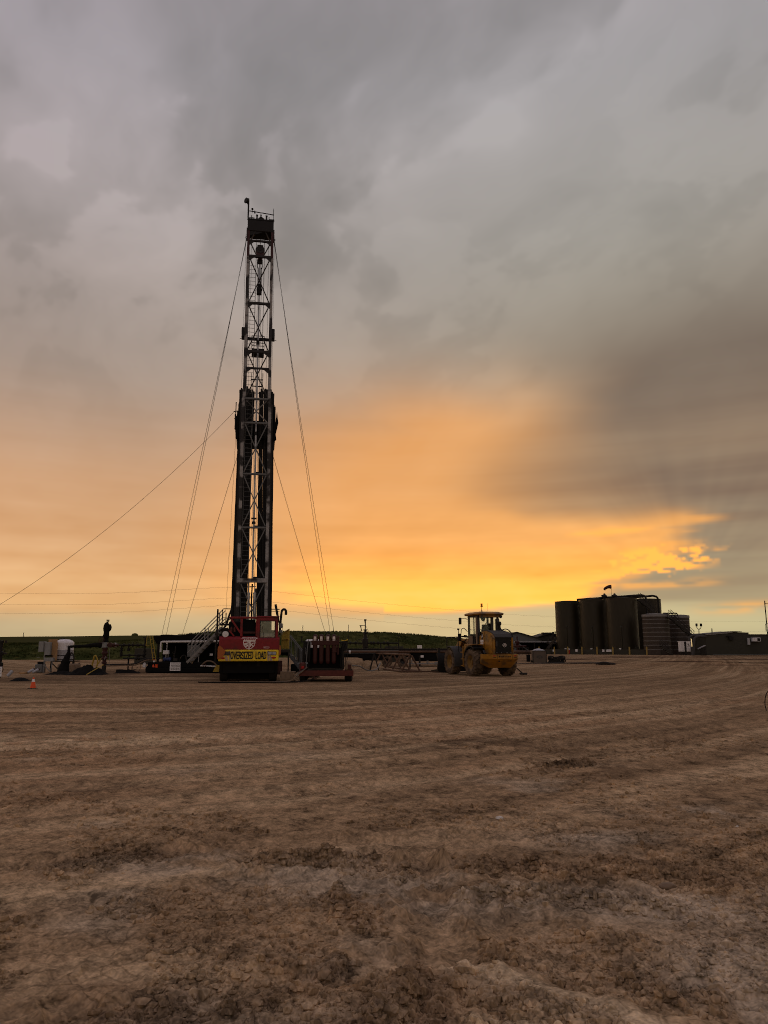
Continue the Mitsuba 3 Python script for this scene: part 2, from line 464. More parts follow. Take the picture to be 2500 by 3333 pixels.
# wheel ruts pressed into the pad: points, half width, depth, height of the shoulders
RUTS = [([(.75, 3.0), (.52, 3.9), (.36, 5.1), (.30, 6.4)], .10, .035, .065),
        ([(.10, 3.0), (.22, 3.8), (.27, 4.7), (.12, 5.8)], .09, .03, .06),
        ([(2.6, 3.3), (1.75, 3.75), (1.05, 4.35), (.7, 5.0)], .24, .035, .05),
        ([(-3.2, 6.1), (-1.2, 6.9), (.6, 7.0), (2.2, 6.6), (4.5, 6.2)], .16, .02, .045),
        ([(-1.0, 6.3), (.9, 6.15), (2.4, 5.75), (4.4, 5.6)], .12, .015, .06),
        ([(-1.5, 3.6), (-.6, 4.1), (.0, 4.4), (.5, 4.45)], .12, .02, .05),
        ([(-4.2, 4.7), (-2.2, 5.3), (-.7, 5.9), (.4, 6.5)], .12, .012, .03),
        ([(-6, 7.2), (-3, 8.2), (0, 9.8), (4, 12.8), (9, 18)], .22, .03, .03),
        ([(-7.5, 8.2), (-3.5, 9.5), (0, 11.3), (4, 14.2), (9, 19.6)], .24, .035, .035),
        ([(-9, 10.4), (-4.5, 11.7), (0, 13.8), (5, 17.4), (12, 25)], .26, .035, .035),
        ([(-10, 12.2), (-5, 13.4), (0, 15.5), (5, 19.0), (13, 27)], .26, .03, .035),
        ([(-12, 15.5), (-6, 16.6), (0, 18.8), (6, 22), (16, 31)], .3, .03, .03),
        ([(-14, 18.0), (-7, 19.0), (0, 21.5), (7, 25), (20, 35)], .3, .035, .03),
        ([(-16, 22), (-6, 22.5), (4, 25), (14, 31), (30, 44)], .35, .03, .03),
        ([(-16, 26), (-4, 27), (8, 30), (20, 38), (34, 52)], .35, .03, .03)]

# crumbled ridges squeezed up by the wheels: points, half width, height
RIDGES = [([V(0.19, 4.35, 0.00), V(0.07, 4.01, 0.00), V(-0.03, 3.74, 0.00), V(-0.13, 3.52, 0.00)], .055, .060),
          ([V(0.38, 4.28, 0.00), V(0.53, 4.11, 0.00), V(0.82, 3.92, 0.00), V(1.04, 3.72, 0.00)], .05, .045),
          ([V(-0.77, 3.87, 0.00), V(-0.53, 4.09, 0.00), V(-0.28, 4.21, 0.00), V(-0.25, 4.43, 0.00)], .05, .045),
          ([V(0.77, 6.19, 0.00), V(1.15, 6.22, 0.00), V(1.56, 5.99, 0.00)], .10, .065),
          ([V(0.60, 5.52, 0.00), V(0.94, 5.58, 0.00), V(1.48, 5.45, -0.00), V(1.94, 5.30, 0.00)], .07, .050),
          ([V(-0.34, 5.52, 0.00), V(-0.13, 5.01, 0.00)], .07, .055),
          ([V(-1.01, 6.45, 0.00), V(-0.56, 6.47, 0.00), V(-0.12, 6.38, 0.00)], .07, .045),
          ([V(0.31, 4.21, 0.00), V(0.23, 3.74, 0.00)], .05, .045),
          ([V(-1.32, 3.77, 0.00), V(-0.99, 3.89, 0.00)], .06, .040),
          ([V(1.74, 6.38, 0.00), V(2.26, 6.13, 0.00), V(2.67, 5.61, 0.00)], .08, .040),
          ([V(-2.59, 6.21, 0.00), V(-2.29, 6.38, 0.00), V(-2.00, 6.65, 0.00)], .09, .040),
          ([V(2.35, 11.55, 0.00), V(2.59, 11.21, 0.00), V(3.01, 11.61, -0.00)], .10, .050),
          ([V(1.35, 4.27, 0.00), V(1.46, 4.06, 0.00), V(1.68, 4.11, 0.00)], .06, .045)]
RIDGES = [([tuple(p[:2]) for p in pts], w, h) for pts, w, h in RIDGES]


def ridge(x, y, s, o, seed):
    return np.clip(1 - np.abs(n2(x, y, s, o, seed)) * 5.5, 0, 1) ** 2


def detail(x, y):
    r = np.hypot(x, y)
    u, v = x + .5 * y, (y - .62 * x - .026 * x * x) * .82      # along and across the sweep of the traffic
    wob = n2(x, y, .35, 3, 5)
    z = .06 * n2(x, y, .22, 3, 1)
    z = z + .050 * n2(u * .5, (v + .8 * wob) * 4.2, .30, 3, 2) + .040 * n2(u * .4, (v + 1.2 * wob) * 7, .6, 3, 9)
    rough = .35 + .75 * sst(-.06, .14, n2(x, y, .55, 3, 12)) + .45 * sst(8.5, 5.5, r)
    churn = np.zeros_like(x)
    for k, (pts, w, dep, sh) in enumerate(RUTS):
        dx, dy = .13 * n2(x, y, 1.4, 3, 15), .13 * n2(x, y, 1.4, 3, 16)
        d = near_line(x + dx + .25 * wob, y + dy + .25 * wob, pts)
        near = d < 6 * w
        if not near.any():
            continue
        lump = np.zeros_like(x)
        lump[near] = np.clip(.25 + 2.2 * n2(x[near], y[near], 2.8, 3, 17) + 2.6 * n2(x[near], y[near], 11.0, 3, 18), 0, 1.8)
        z = z - 1.3 * dep * np.exp(-(d / w) ** 2) + .95 * sh * lump * np.exp(-((d - 1.7 * w) / (.7 * w)) ** 2)
        if 8 <= k <= 11:                                       # tread of big tyres
            bite = np.sin(2 * np.pi * (u / .30 + 1.1 * d)) > .1
            z = z - .020 * bite * np.exp(-((d - .1) / .26) ** 4) * sst(.42, .55, n2(x, y, .3, 2, 33) + .5)
        if sh > .04:
            churn = np.maximum(churn, np.exp(-(d / (2.8 * w)) ** 2))
    for pts, w, h in RIDGES:
        d = near_line(x + .10 * n2(x, y, 3.0, 3, 15), y + .10 * n2(x, y, 3.0, 3, 16), pts)
        m = d < 5 * w
        if m.any():
            xm, ym, dm = x[m], y[m], d[m]
            crumb = np.clip(.75 + 2.2 * n2(xm, ym, 5.0, 3, 17) + 2.6 * n2(xm, ym, 16.0, 3, 18), .05, 2.0)
            z[m] = z[m] + h * crumb * np.exp(-(dm / w) ** 2) - .30 * h * np.exp(-((dm - 2.4 * w) / w) ** 2)
    amp = rough * (1 + 1.2 * churn)
    a1 = .011 * ridge(x, y, 1.9, 4, 20) + .016 * n2(x, y, 2.6, 4, 21)
    close = r < 26
    a2 = np.zeros_like(x)
    xc, yc, rc = x[close], y[close], r[close]
    a2[close] = (.011 * ridge(xc, yc, 5.2, 3, 22) * sst(26, 10, rc) + .020 * np.maximum(0, n2(xc, yc, 8.0, 3, 24) - .05) * 2 * sst(20, 8, rc) + .011 * n2(xc, yc, 19.0, 2, 23) * sst(14, 6, rc))
    z = z + amp * (a1 + a2 - .012)
    # cracked plates of dried mud stay flat
    plate = np.exp(-(near_line(x, y, [(.46, 4.35), (.75, 4.08), (1.08, 3.79), (1.5, 3.4)]) / .17) ** 2)
    z = z * (1 - .75 * plate)
    return z * (.12 + .88 * sst(36, 20, r)) * sst(80, 60, r)


def ground_z(x, y):
    x, y = np.asarray(x, float), np.asarray(y, float)
    return macro(x, y) + detail(x, y) * sst(2.0, 3.0, np.hypot(x, y))


def ground_sheet():
    front = np.radians(np.concatenate([np.linspace(-40, -31, 12, endpoint=False), np.linspace(-31, 31, 720), np.linspace(31, 40, 13)[1:]]))
    back = np.radians(np.linspace(40, 320, 60)[1:-1])
    an = np.concatenate([front, back])
    rr = np.concatenate([[.4, 1.2, 2.2], np.geomspace(2.9, 60, 680)[:-1], np.geomspace(60, 150, 70), [220, 400, 800, 1600, 4000]])
    R, AN = np.meshgrid(rr, an, indexing='ij')
    x, y = R * np.sin(AN), R * np.cos(AN)
    z = ground_z(x, y)
    v = np.stack([x, y, z], -1).reshape(-1, 3)
    n, m = len(rr), len(an)
    i, j = np.meshgrid(np.arange(n - 1), np.arange(m), indexing='ij')
    j2 = (j + 1) % m
    q = np.stack([i * m + j, i * m + j2, (i + 1) * m + j2, (i + 1) * m + j], -1).reshape(-1, 4)
    v = np.vstack([v, [0, 0, 0]])
    jj = np.arange(m)
    f = np.vstack([q[:, [0, 2, 1]], q[:, [0, 3, 2]], np.stack([jj, (jj + 1) % m, 0 * jj + len(v) - 1], 1)[:, [0, 2, 1]][:, ::1]])
    t = trimesh.Trimesh(v, f, process=False)
    if t.face_normals[:1000, 2].mean() < 0:
        t = trimesh.Trimesh(v, f[:, ::-1], process=False)
    return t


def dirt_colour(p, n, uv):
    x, y = p.x, p.y
    u, v = x + .5 * y, (y - .62 * x - .026 * x * x) * .82      # along and across the sweep of the traffic
    big = fbm(x * .16, y * .16, 3.1, 4)
    mid = fbm(x * .9, y * .9, 7.7, 4)
    wob = noise(x * .3, y * .3)
    streak = fbm(u * .07, (v + .6 * wob) * 1.3, 1.3, 5)
    lines = fbm(u * .12, (v + .4 * wob) * 4, 2.3, 4)
    rut_shade = smoothstep(.64, .74, noise(u * .05, (v + .35 * wob) * 2.1, 5.5)) * smoothstep(.35, .6, noise(u * .22, v * .8, 3.5))
    grit = (noise(x * 5, y * 5, 6.2) + noise(x * 11, y * 11, 7.2) + noise(x * 23, y * 23, 8.2) + noise(x * 47, y * 47, 9.2) + noise(x * 95, y * 95, 1.2)) - 2.5
    tiny = fbm(x * 14, y * 14, 2.2, 3)
    c = mix((.345, .250, .168), (.385, .284, .192), smoothstep(.3, .7, mid))
    c = mix(c, (.35, .225, .142), smoothstep(.50, .70, big) * .5)                     # redder clay
    c = mix(c, (.56, .44, .31), smoothstep(.50, .70, streak) * .6)                    # dry pale tracks
    c = mix(c, (.20, .145, .098), smoothstep(.50, .32, streak) * .5)                   # damp tracks
    c = mix(c, (.44, .40, .345), smoothstep(.585, .70, fbm(x * .55 + 9, y * .8, 4.4, 4)) * smoothstep(16, 8, y) * .4)   # grey crust
    c = mix(c, (.24, .168, .112), rut_shade * .55 * smoothstep(6, 9, y))  # packed wheel tracks darkened, with rut shading put into the colour
    plate = mi.Float(9)
    for (x0, y0), (x1, y1) in (((.46, 4.35), (.75, 4.08)), ((.75, 4.08), (1.08, 3.79)), ((1.08, 3.79), (1.5, 3.4)), ((.55, 3.72), (.85, 3.5))):
        t = dr.clip(((x - x0) * (x1 - x0) + (y - y0) * (y1 - y0)) / ((x1 - x0) ** 2 + (y1 - y0) ** 2), 0, 1)
        plate = dr.minimum(plate, dr.sqrt(dr.square(x - x0 - t * (x1 - x0)) + dr.square(y - y0 - t * (y1 - y0))))
    c = mix(c, (.56, .455, .335), smoothstep(.24, .12, plate + .14 * (mid - .5)) * .95)            # smooth dried plate
    near_ridge = mi.Float(9)
    for pts, w, h in RIDGES:
        for (x0, y0), (x1, y1) in zip(pts[:-1], pts[1:]):
            t = dr.clip(((x - x0) * (x1 - x0) + (y - y0) * (y1 - y0)) / ((x1 - x0) ** 2 + (y1 - y0) ** 2), 0, 1)
            near_ridge = dr.minimum(near_ridge, dr.sqrt(dr.square(x - x0 - t * (x1 - x0)) + dr.square(y - y0 - t * (y1 - y0))) / w)
    c = mix(c, (.20, .145, .105), smoothstep(2.4, .5, near_ridge + 2.2 * (mid - .5)) * .6)       # darker clay turned up by the wheels
    spot = lambda a, b, s, t: dr.exp(-dr.square((x - a) / s) - dr.square((y - b) / t))
    crust = spot(-.8, 6.1, .9, .35) + spot(.3, 5.7, .7, .3) + spot(2.0, 7.1, .7, .35) + spot(1.5, 5.35, 1.0, .3) + spot(2.0, 3.9, .5, .6) + spot(3.0, 5.2, .9, .3) + spot(.75, 5.55, 1.2, .22) + spot(-1.6, 6.3, .8, .25) + spot(-.35, 4.55, .35, .3) + spot(2.0, 4.4, .5, .5) + spot(3.6, 8.2, 1.2, .35)
    c = mix(c, (.48, .43, .37), smoothstep(.36, .56, fbm(x * 2.1, y * 3.0, 1.7, 4)) * dr.minimum(crust, 1) * .55)
    c = mix(c, (.56, .445, .315), smoothstep(.35, .55, fbm(x * 1.5, y * 2.0, 3.7, 3)) * dr.minimum(spot(-6, 14.2, 3.5, 1.2) + spot(-1.3, 4.3, .6, .3), 1) * .8)
    c = mix(c, (.12, .085, .06), smoothstep(.45, .6, fbm(x * 2.5, y * 3.5, 8.7, 3)) * dr.minimum(spot(2.9, 11, .7, .9) + spot(1.3, 14.4, .9, .9) + spot(2.2, 13.0, 1.6, 1.0) + spot(-3.4, 9.3, .8, .5) + spot(-2.3, 6.4, .7, .25), 1) * .75)
    c = mix(c, (.13, .095, .068), smoothstep(.58, .70, fbm(x * .8, y * 1.1 + 5, 9.1, 4)) * smoothstep(.38, .6, tiny) * .4)
    c = mix(c, (.10, .065, .05), smoothstep(.52, .62, fbm(x * .10, y * .35, 6.6, 3)) * smoothstep(60, 72, y) * smoothstep(10, 22, x) * .85)    # wet ground by the sheds
    contact_shade = smoothstep(.42, .62, fbm(x * .35, y * .5, 2.9, 4)) * smoothstep(34, 38, y) * smoothstep(60, 54, y) * smoothstep(6, 1, x) * smoothstep(-24, -19, x)
    c = mix(c, (.13, .095, .07), contact_shade * .6)                                              # contact shade about the equipment, painted as uneven dark ground
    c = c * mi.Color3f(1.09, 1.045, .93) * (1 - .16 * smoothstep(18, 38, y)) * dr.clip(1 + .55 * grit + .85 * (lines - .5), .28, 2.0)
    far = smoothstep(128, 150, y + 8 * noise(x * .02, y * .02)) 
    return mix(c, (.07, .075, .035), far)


def dirt_bump(p, n, uv):
    a = noise(p.x * 9, p.y * 9, 3.0) * .030 + fbm(p.x * 20, p.y * 20, 1.0, 3) * .050 + fbm(p.x * 80, p.y * 80, 2.0, 2) * .010
    f1, f2, w = voronoi(p.x * 7 + 1.2 * noise(p.x * 5, p.y * 5), p.y * 7)
    crack = smoothstep(.06, .0, f2 - f1) * smoothstep(.5, .62, fbm(p.x * .9 + 4, p.y * .9, 8.0, 3))
    return a - .014 * crack


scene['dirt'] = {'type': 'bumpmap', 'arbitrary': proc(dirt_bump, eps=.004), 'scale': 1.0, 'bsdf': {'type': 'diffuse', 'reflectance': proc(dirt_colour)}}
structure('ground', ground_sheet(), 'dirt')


def grass_colour(p, n, uv):
    a = fbm(p.x * .35, p.y * .35, p.z * .5, 4)
    b = fbm(p.x * 2.0, p.y * 2.0, p.z * 2.0, 3)
    c = mix((.032, .042, .014), (.075, .080, .028), smoothstep(.3, .7, a))
    return mix(c, (.10, .09, .03), smoothstep(.6, .78, b) * .6) * (.7 + .6 * b)


scene['grass_green'] = {'type': 'twosided', 'bsdf': {'type': 'diffuse', 'reflectance': proc(grass_colour)}}
scene['far_grass'] = {'type': 'diffuse', 'reflectance': proc(lambda p, n, uv: mix((.045, .052, .020), (.075, .072, .030), fbm(p.x * .03, p.y * .02, 0.0, 4)))}


def bank_h(x, y):
    """Height of the grassed spoil bank beside the pad."""
    crest = np.interp(x, [-120, -60, -38, -30, -22, -10, 0, 5, 10, 14, 19], [1.2, 1.25, 1.3, 1.7, 2.75, 2.85, 2.75, 2.5, 2.05, 1.3, -.6])
    y0 = np.interp(x, [-120, -30, -12, 20], [74, 76, 84, 92]) + 2.5 * n2(x, y, .12, 3, 44)
    up = sst(0, 15, y - y0)
    down = 1 - sst(24, 42, y - y0)
    h = (crest + .25) * np.minimum(up, down) - .3 * (1 - np.minimum(up, down))
    return h + (.22 * n2(x, y, .35, 4, 41) + .12 * n2(x, y, 1.3, 3, 42)) * np.minimum(up, down) ** .5


def sheet(xs, ys, fn):
    X, Y = np.meshgrid(xs, ys, indexing='ij')
    Z = fn(X, Y)
    n, m = X.shape
    i, j = np.meshgrid(np.arange(n - 1), np.arange(m - 1), indexing='ij')
    q = np.stack([i * m + j, (i + 1) * m + j, (i + 1) * m + j + 1, i * m + j + 1], -1).reshape(-1, 4)
    return trimesh.Trimesh(np.stack([X, Y, Z], -1).reshape(-1, 3), np.vstack([q[:, [0, 1, 2]], q[:, [0, 2, 3]]]), process=False)


structure('grass_bank', sheet(np.linspace(-110, 20, 420), np.linspace(70, 136, 150), lambda x, y: macro(x, y) + bank_h(x, y)), 'grass_green')
structure('hill', sheet(np.linspace(-420, 60, 90), np.linspace(200, 520, 50),
                        lambda x, y: np.interp(x, [-420, -200, -150, -90, 0, 60], [4.6, 5.6, 6.3, 7.0, 5.0, -.5]) * sst(200, 330, y) * (1 - sst(400, 520, y)) + .5 * n2(x, y, .03, 3, 55) - .2), 'far_grass')


def tufts(pts, h0, h1, seed, blades=4):
    """Grass blades: thin bent triangles in tufts."""
    g = np.random.default_rng(seed)
    n = len(pts) * blades
    base = np.repeat(pts, blades, 0) + np.c_[g.normal(0, .12, (n, 2)), np.zeros(n)]
    a = g.uniform(0, 2 * np.pi, n)
    h = g.uniform(h0, h1, n)
    w = .05 * h / h1 + .02
    side = np.c_[np.cos(a), np.sin(a), 0 * a] * w[:, None]
    tip = base + np.c_[g.normal(0, .30, (n, 2)) * h[:, None], h]
    v = np.stack([base - side, base + side, tip], 1).reshape(-1, 3)
    return trimesh.Trimesh(v, np.arange(3 * n).reshape(-1, 3), process=False)


g_ = np.random.default_rng(5)
gx, gy = g_.uniform(-62, 17, 26000), g_.uniform(74, 112, 26000)
ok = bank_h(gx, gy) > .15
gx, gy = gx[ok], gy[ok]
thick = n2(gx, gy, .45, 3, 71) + g_.uniform(-.12, .12, len(gx)) > -.06
gx, gy = gx[thick], gy[thick]
gp = np.stack([gx, gy, macro(gx, gy) + bank_h(gx, gy) - .03], -1)
structure('grass', tufts(gp, .08, .27, 6), 'grass_green', smooth=False, kind='stuff', label='tufts of dark green grass growing all over the bank behind the pad', category='grass')

# loose crumbs and clods, past counting
def clods(n, seed):
    g = np.random.default_rng(seed)
    m = n // 3
    seg_ = []
    for pts, w, dep, sh in RUTS[:7]:
        for (x0, y0), (x1, y1) in zip(pts[:-1], pts[1:]):
            seg_.append((x0, y0, x1, y1, w, math.hypot(x1 - x0, y1 - y0)))
    S = np.array(seg_)
    k = g.choice(len(S), m, p=S[:, 5] / S[:, 5].sum())
    t = g.random(m)
    x = S[k, 0] + t * (S[k, 2] - S[k, 0]) + g.normal(0, 2.2, m) * S[k, 4]
    y = S[k, 1] + t * (S[k, 3] - S[k, 1]) + g.normal(0, 2.2, m) * S[k, 4]
    y2 = 3.3 * (15 / 3.3) ** (g.random(n - m) ** 1.25)
    x2 = g.uniform(-.62, .62, n - m) * y2
    q = n // 6
    R = np.array([(p0[0], p0[1], p1[0], p1[1], w, math.hypot(p1[0] - p0[0], p1[1] - p0[1])) for pts, w, h in RIDGES for p0, p1 in zip(pts[:-1], pts[1:])])
    k = g.choice(len(R), q, p=R[:, 5] / R[:, 5].sum())
    t = g.random(q)
    x3, y3 = R[k, 0] + t * (R[k, 2] - R[k, 0]) + g.normal(0, 1.3, q) * R[k, 4], R[k, 1] + t * (R[k, 3] - R[k, 1]) + g.normal(0, 1.3, q) * R[k, 4]
    x, y = np.r_[x3, x, x2], np.r_[y3, y, y2]
    keep = (y > 3.1) & ((np.arange(len(x)) < q) | (near_line(x, y, [(.46, 4.35), (.75, 4.08), (1.08, 3.79), (1.5, 3.4)]) > .2) & (near_line(x, y, [(.55, 3.72), (.85, 3.5)]) > .12) & (n2(x, y, 1.3, 3, 77) + .5 * n2(x, y, .4, 2, 78) > .03))
    x, y = x[keep], y[keep]
    n = len(x)
    s = .0035 + .0030 * y / 6 + .026 * g.random(n) ** np.where(np.cumsum(keep)[keep] < q, 2.0, 5)
    ico = trimesh.creation.icosahedron()
    v = ico.vertices[None] * (1 + .28 * g.normal(0, 1, (n, 12, 1)).clip(-1.5, 1.5)) * (s[:, None] * g.uniform(.6, 1.5, (n, 3)) * (1, 1, .75))[:, None, :]
    v = v + np.stack([x, y, ground_z(x, y) + .1 * s], -1)[:, None, :]
    f = ico.faces[None] + (12 * np.arange(n))[:, None, None]
    return trimesh.Trimesh(v.reshape(-1, 3), f.reshape(-1, 3), process=False)


structure('loose_dirt', clods(52000, 8), 'dirt', smooth=False, kind='stuff', label='small loose brown clods of dirt scattered over the rutted pad', category='dirt')

# standing water in the wet ground by the sheds
scene['water'] = {'type': 'roughconductor', 'alpha': .03, 'eta': 1.0, 'k': 1.2}
scene['water'] = {'type': 'principled', 'base_color': {'type': 'rgb', 'value': [.02, .018, .015]}, 'roughness': .04, 'specular': .8}
for k, (x, y, a, b) in enumerate([(36.5, 70.9, 2.6, .42), (33.5, 72.6, .9, .2)]):
    an = np.linspace(0, 2 * np.pi, 40, endpoint=False)
    rr = 1 + .35 * np.sin(3 * an + k) * np.cos(2 * an)
    pts = np.c_[x + a * rr * np.cos(an), y + b * rr * np.sin(an)]
    structure('puddle' if k == 0 else 'puddle_001', prism(pts, float(macro(x, y)) - .1, float(macro(x, y)) + .03, 'xy'), 'water', smooth=False)

# ------------------------------------------------------------------ the rig truck
RIG = place(-6.65, 37.0, 9.9)
rig = Thing('rig_truck', 'red well service rig truck with a tall lattice mast and yellow bumper reading OVERSIZED LOAD', 'rig truck', RIG)
bumper = rig.part('bumper', box(-1.47, 1.45, 0, .26, 1.0, 1.55, .025), 'sign_yellow', 'yellow bumper with the words OVERSIZED LOAD')


def words(text, height, x0, x1, z0, y, mat, under, thing, name='lettering', bold=True, slant=0.0, tilt=0.0, label=None, fat=0.0):
    """Flat lettering on a face that looks towards -y, squeezed to the width between x0 and x1."""
    m = meshkit.text_mesh(text, height, .006, bold)
    if fat:
        m = cat([move(m, (dx * height, 0, dz)) for dx, dz in ((-fat, .001), (0, 0), (fat, .002))])
    v = m.vertices.copy()
    v[:, 0] += slant * v[:, 1]
    v[:, 0] = x0 + (v[:, 0] - v[:, 0].min()) / np.ptp(v[:, 0]) * (x1 - x0)
    zz = v[:, 1] - v[:, 1].min()
    zz = zz / zz.max() * height
    w = np.stack([v[:, 0], y - v[:, 2] + zz * math.tan(tilt), z0 + zz], -1)
    return thing.part(name, trimesh.Trimesh(w, m.faces, process=False), mat, label, under, smooth=False)


words('OVERSIZED', .375, -.90, .205, 1.095, -.002, 'letter_black', bumper, rig, fat=.055)
words('LOAD', .375, .315, .845, 1.095, -.002, 'letter_black', bumper, rig, fat=.055)
for s, x in ((-1, -1.13), (1, 1.12)):
    h = rig.part('headlight', box(x - .215, x + .215, -.03, .10, 1.285, 1.47, .015), 'dark_steel')
    for q in (-1, 1):
        rig.part('lens', box(x + q * .105 - .09, x + q * .105 + .09, -.036, -.02, 1.315, 1.445, .004), 'glove_grey' if s < 0 else 'grey_plastic', under=h)
for x, z in ((-1.27, 1.15), (1.20, 1.17)):
    rig.part('marker_lamp', trimesh.Trimesh(*(lambda m: (m.vertices * (1, .25, .42) + (x, -.005, z), m.faces))(trimesh.creation.icosphere(2, .12))), 'tail_red')
for pts in ([(-1.12, 1.02), (-.98, 1.02), (-1.06, 1.26), (-1.18, 1.26)], [(-.95, 1.02), (-.88, 1.02), (-.92, 1.50), (-.98, 1.50)], [(.90, 1.02), (.99, 1.02), (.96, 1.5), (.88, 1.5)], [(1.02, 1.02), (1.16, 1.02), (1.06, 1.27), (.98, 1.27)]):
    rig.part('reflector', prism(pts, -.004, .003), 'pale_rope', under=bumper, smooth=False)
rig.part('warning_flag', prism([(-1.52, 1.10), (-1.32, 1.12), (-1.18, 1.36), (-1.14, 1.50), (-1.42, 1.76), (-1.51, 1.70)], -.05, -.035), 'orange_cloth', 'orange flag tied over the left end of the bumper')
rig.part('warning_flag', prism([(1.45, 1.25), (1.56, 1.35), (1.54, 1.75), (1.47, 1.78)], -.02, 0), 'orange_cloth')
panel = rig.part('front_panel', prism([(.02, 1.56), (.10, 1.56), (1.5, 1.56), (1.5, 2.20), (.14, 2.20), (.02, 2.06)], -1.47, 1.47, 'yz').apply_transform(np.eye(4)), 'red_paint')


def shield(k):
    return [(-.285 * k, .19 * k), (-.285 * k, .06 * k), (-.24 * k, -.08 * k), (-.14 * k, -.18 * k), (0, -.235 * k), (.14 * k, -.18 * k), (.24 * k, -.08 * k), (.285 * k, .06 * k), (.285 * k, .19 * k)]


def emblem():
    from shapely.geometry import Polygon, LineString, box as sbox
    from shapely import union_all
    outer = Polygon(shield(1.0)).buffer(.012)
    ring = outer.difference(Polygon(shield(.90)).intersection(sbox(-1, -1, 1, .135)))
    crown = union_all([sbox(-.26 + i * .104, .19, -.195 + i * .104, .235) for i in range(6)])
    sword = union_all([sbox(-.028, -.21, .028, .16), sbox(-.10, .085, .10, .13)])
    line = lambda p: LineString(p).buffer(.024, cap_style='flat', join_style='mitre')
    s = line([(-.065, .045), (-.20, .045), (-.225, .02), (-.20, -.01), (-.09, -.025), (-.07, -.06), (-.10, -.09), (-.225, -.09)])
    k = union_all([line([(.065, .06), (.065, -.11)]), line([(.075, -.03), (.205, .075)]), line([(.10, -.01), (.215, -.12)])])
    return union_all([ring, crown, sword, s, k]).simplify(.002)


em = prism(emblem(), -.005, .0)
em.apply_translation((-.01, .018, 1.815))
rig.part('emblem', em, 'letter_white', 'pale shield emblem with a crown, an S and a K', panel, smooth=False)
words('ServiceKing', .10, -.385, .40, 2.075, .034, 'letter_white', panel, rig, slant=.35, tilt=math.atan2(.12, .14), label='pale slanted lettering above the emblem')
words('AR2225', .085, .69, .985, 1.625, .016, 'letter_white', panel, rig, bold=False)

# cab on the right, open engine bay on the left
from shapely.geometry import Polygon as SP, box as sbox
front = SP([(.36, 2.06), (1.40, 2.06), (1.36, 3.16), (.36, 3.16)]).difference(SP([(.50, 2.12), (1.25, 2.12), (1.23, 2.97), (.50, 2.97)]).buffer(-.03).buffer(.03))
cab = rig.part('cab', [prism(front, .08, .14), prism(SP([(.14, 2.06), (1.75, 2.06), (1.75, 3.14), (.14, 3.14)]).difference(sbox(.35, 2.45, 1.45, 3.0)), 1.34, 1.39, 'yz'),
                       prism(SP([(.14, 2.06), (1.75, 2.06), (1.75, 3.14), (.14, 3.14)]).difference(sbox(.5, 2.5, 1.4, 2.95)), .36, .40, 'yz'),
                       prism(SP([(.40, 2.06), (1.34, 2.06), (1.34, 3.14), (.40, 3.14)]).difference(sbox(.80, 2.55, 1.26, 3.0)), 1.70, 1.75), box(.40, 1.34, .14, 1.70, 2.02, 2.06)], 'red_paint', smooth=20)
rig.part('cab_roof', box(.30, 1.44, .02, 1.82, 3.15, 3.21, .02), 'red_paint')
rig.part('windscreen', box(.47, 1.28, .105, .111, 2.09, 3.0), 'glass', smooth=False)
rig.part('gasket', prism(sbox(.485, 2.105, 1.265, 2.985).difference(sbox(.525, 2.145, 1.225, 2.945)), .072, .079), 'black_paint', smooth=False)
rig.part('dashboard', box(.46, 1.28, .20, .50, 2.06, 2.36, .02), 'aluminium')  # its pale colour stands for the dash reflected in the windscreen
rig.part('steering_wheel', [torus((.85, .62, 2.38), (0, -.5, .8), .19, .02), cyl((.85, .62, 2.38), (.85, .5, 2.2), .03)], 'black_paint')
rig.part('seat', [box(.66, 1.08, .95, 1.05, 2.2, 2.85, .04), box(.64, 1.10, .6, 1.05, 2.15, 2.28, .03)], 'dark_steel')
rig.part('wiper', bar((.68, .06, 2.14), (.62, .06, 2.72), .02), 'black_paint')
rig.part('roof_beam', box(-1.02, .36, .06, .18, 3.07, 3.17, .015), 'red_paint')
rig.part('post', box(-.47, -.35, .07, .17, 2.2, 3.07, .01), 'red_paint')
rig.part('post', box(.29, .36, .07, .17, 2.2, 3.07, .01), 'red_paint')
rig.part('brace', bar((-.92, .12, 3.04), (-.46, .12, 2.38), .09), 'red_paint')
rig.part('brace', bar((-1.12, .12, 2.62), (-.76, .12, 2.22), .07), 'red_paint')
rig.part('radiator', [box(-.34, .28, .35, .6, 2.42, 3.05, .01), box(-1.05, .30, .55, 3.2, 1.6, 2.95, .05)], 'black_soft')
rig.part('cross_bar', box(-.33, .28, .16, .22, 2.34, 2.44, .01), 'dark_red')
rig.part('bottle', lathe([(0, 2.42), (.05, 2.42), (.05, 2.6), (.03, 2.66), (0, 2.67)], 12, (-.9, .2, 0)), 'rusty_red')
rig.part('bottle', lathe([(0, 2.42), (.055, 2.42), (.055, 2.6), (.03, 2.66), (0, 2.67)], 12, (-.74, .2, 0)), 'rusty_red')
rig.part('round_lamp', [lathe([(0, -.12), (.14, -.10), (.155, 0), (.145, .03), (0, .05)], 24, (-1.18, .12, 2.31), (0, -1, 0))], 'white_plastic', 'pale round lamp on the left corner')
rig.part('lamp_guard', tube(curve([(-1.42, .2, 2.48), (-1.36, .1, 2.56), (-1.15, .05, 2.57), (-.98, .1, 2.52)]), .045), 'black_paint')
rig.part('mirror', [box(-1.66, -1.53, .0, .05, 2.26, 2.54, .015), tube(bend([(-1.45, .1, 2.22), (-1.66, .03, 2.18), (-1.70, .03, 2.5), (-1.62, .03, 2.78), (-1.4, .1, 2.78)], .05), .012, 6)], 'dark_steel')
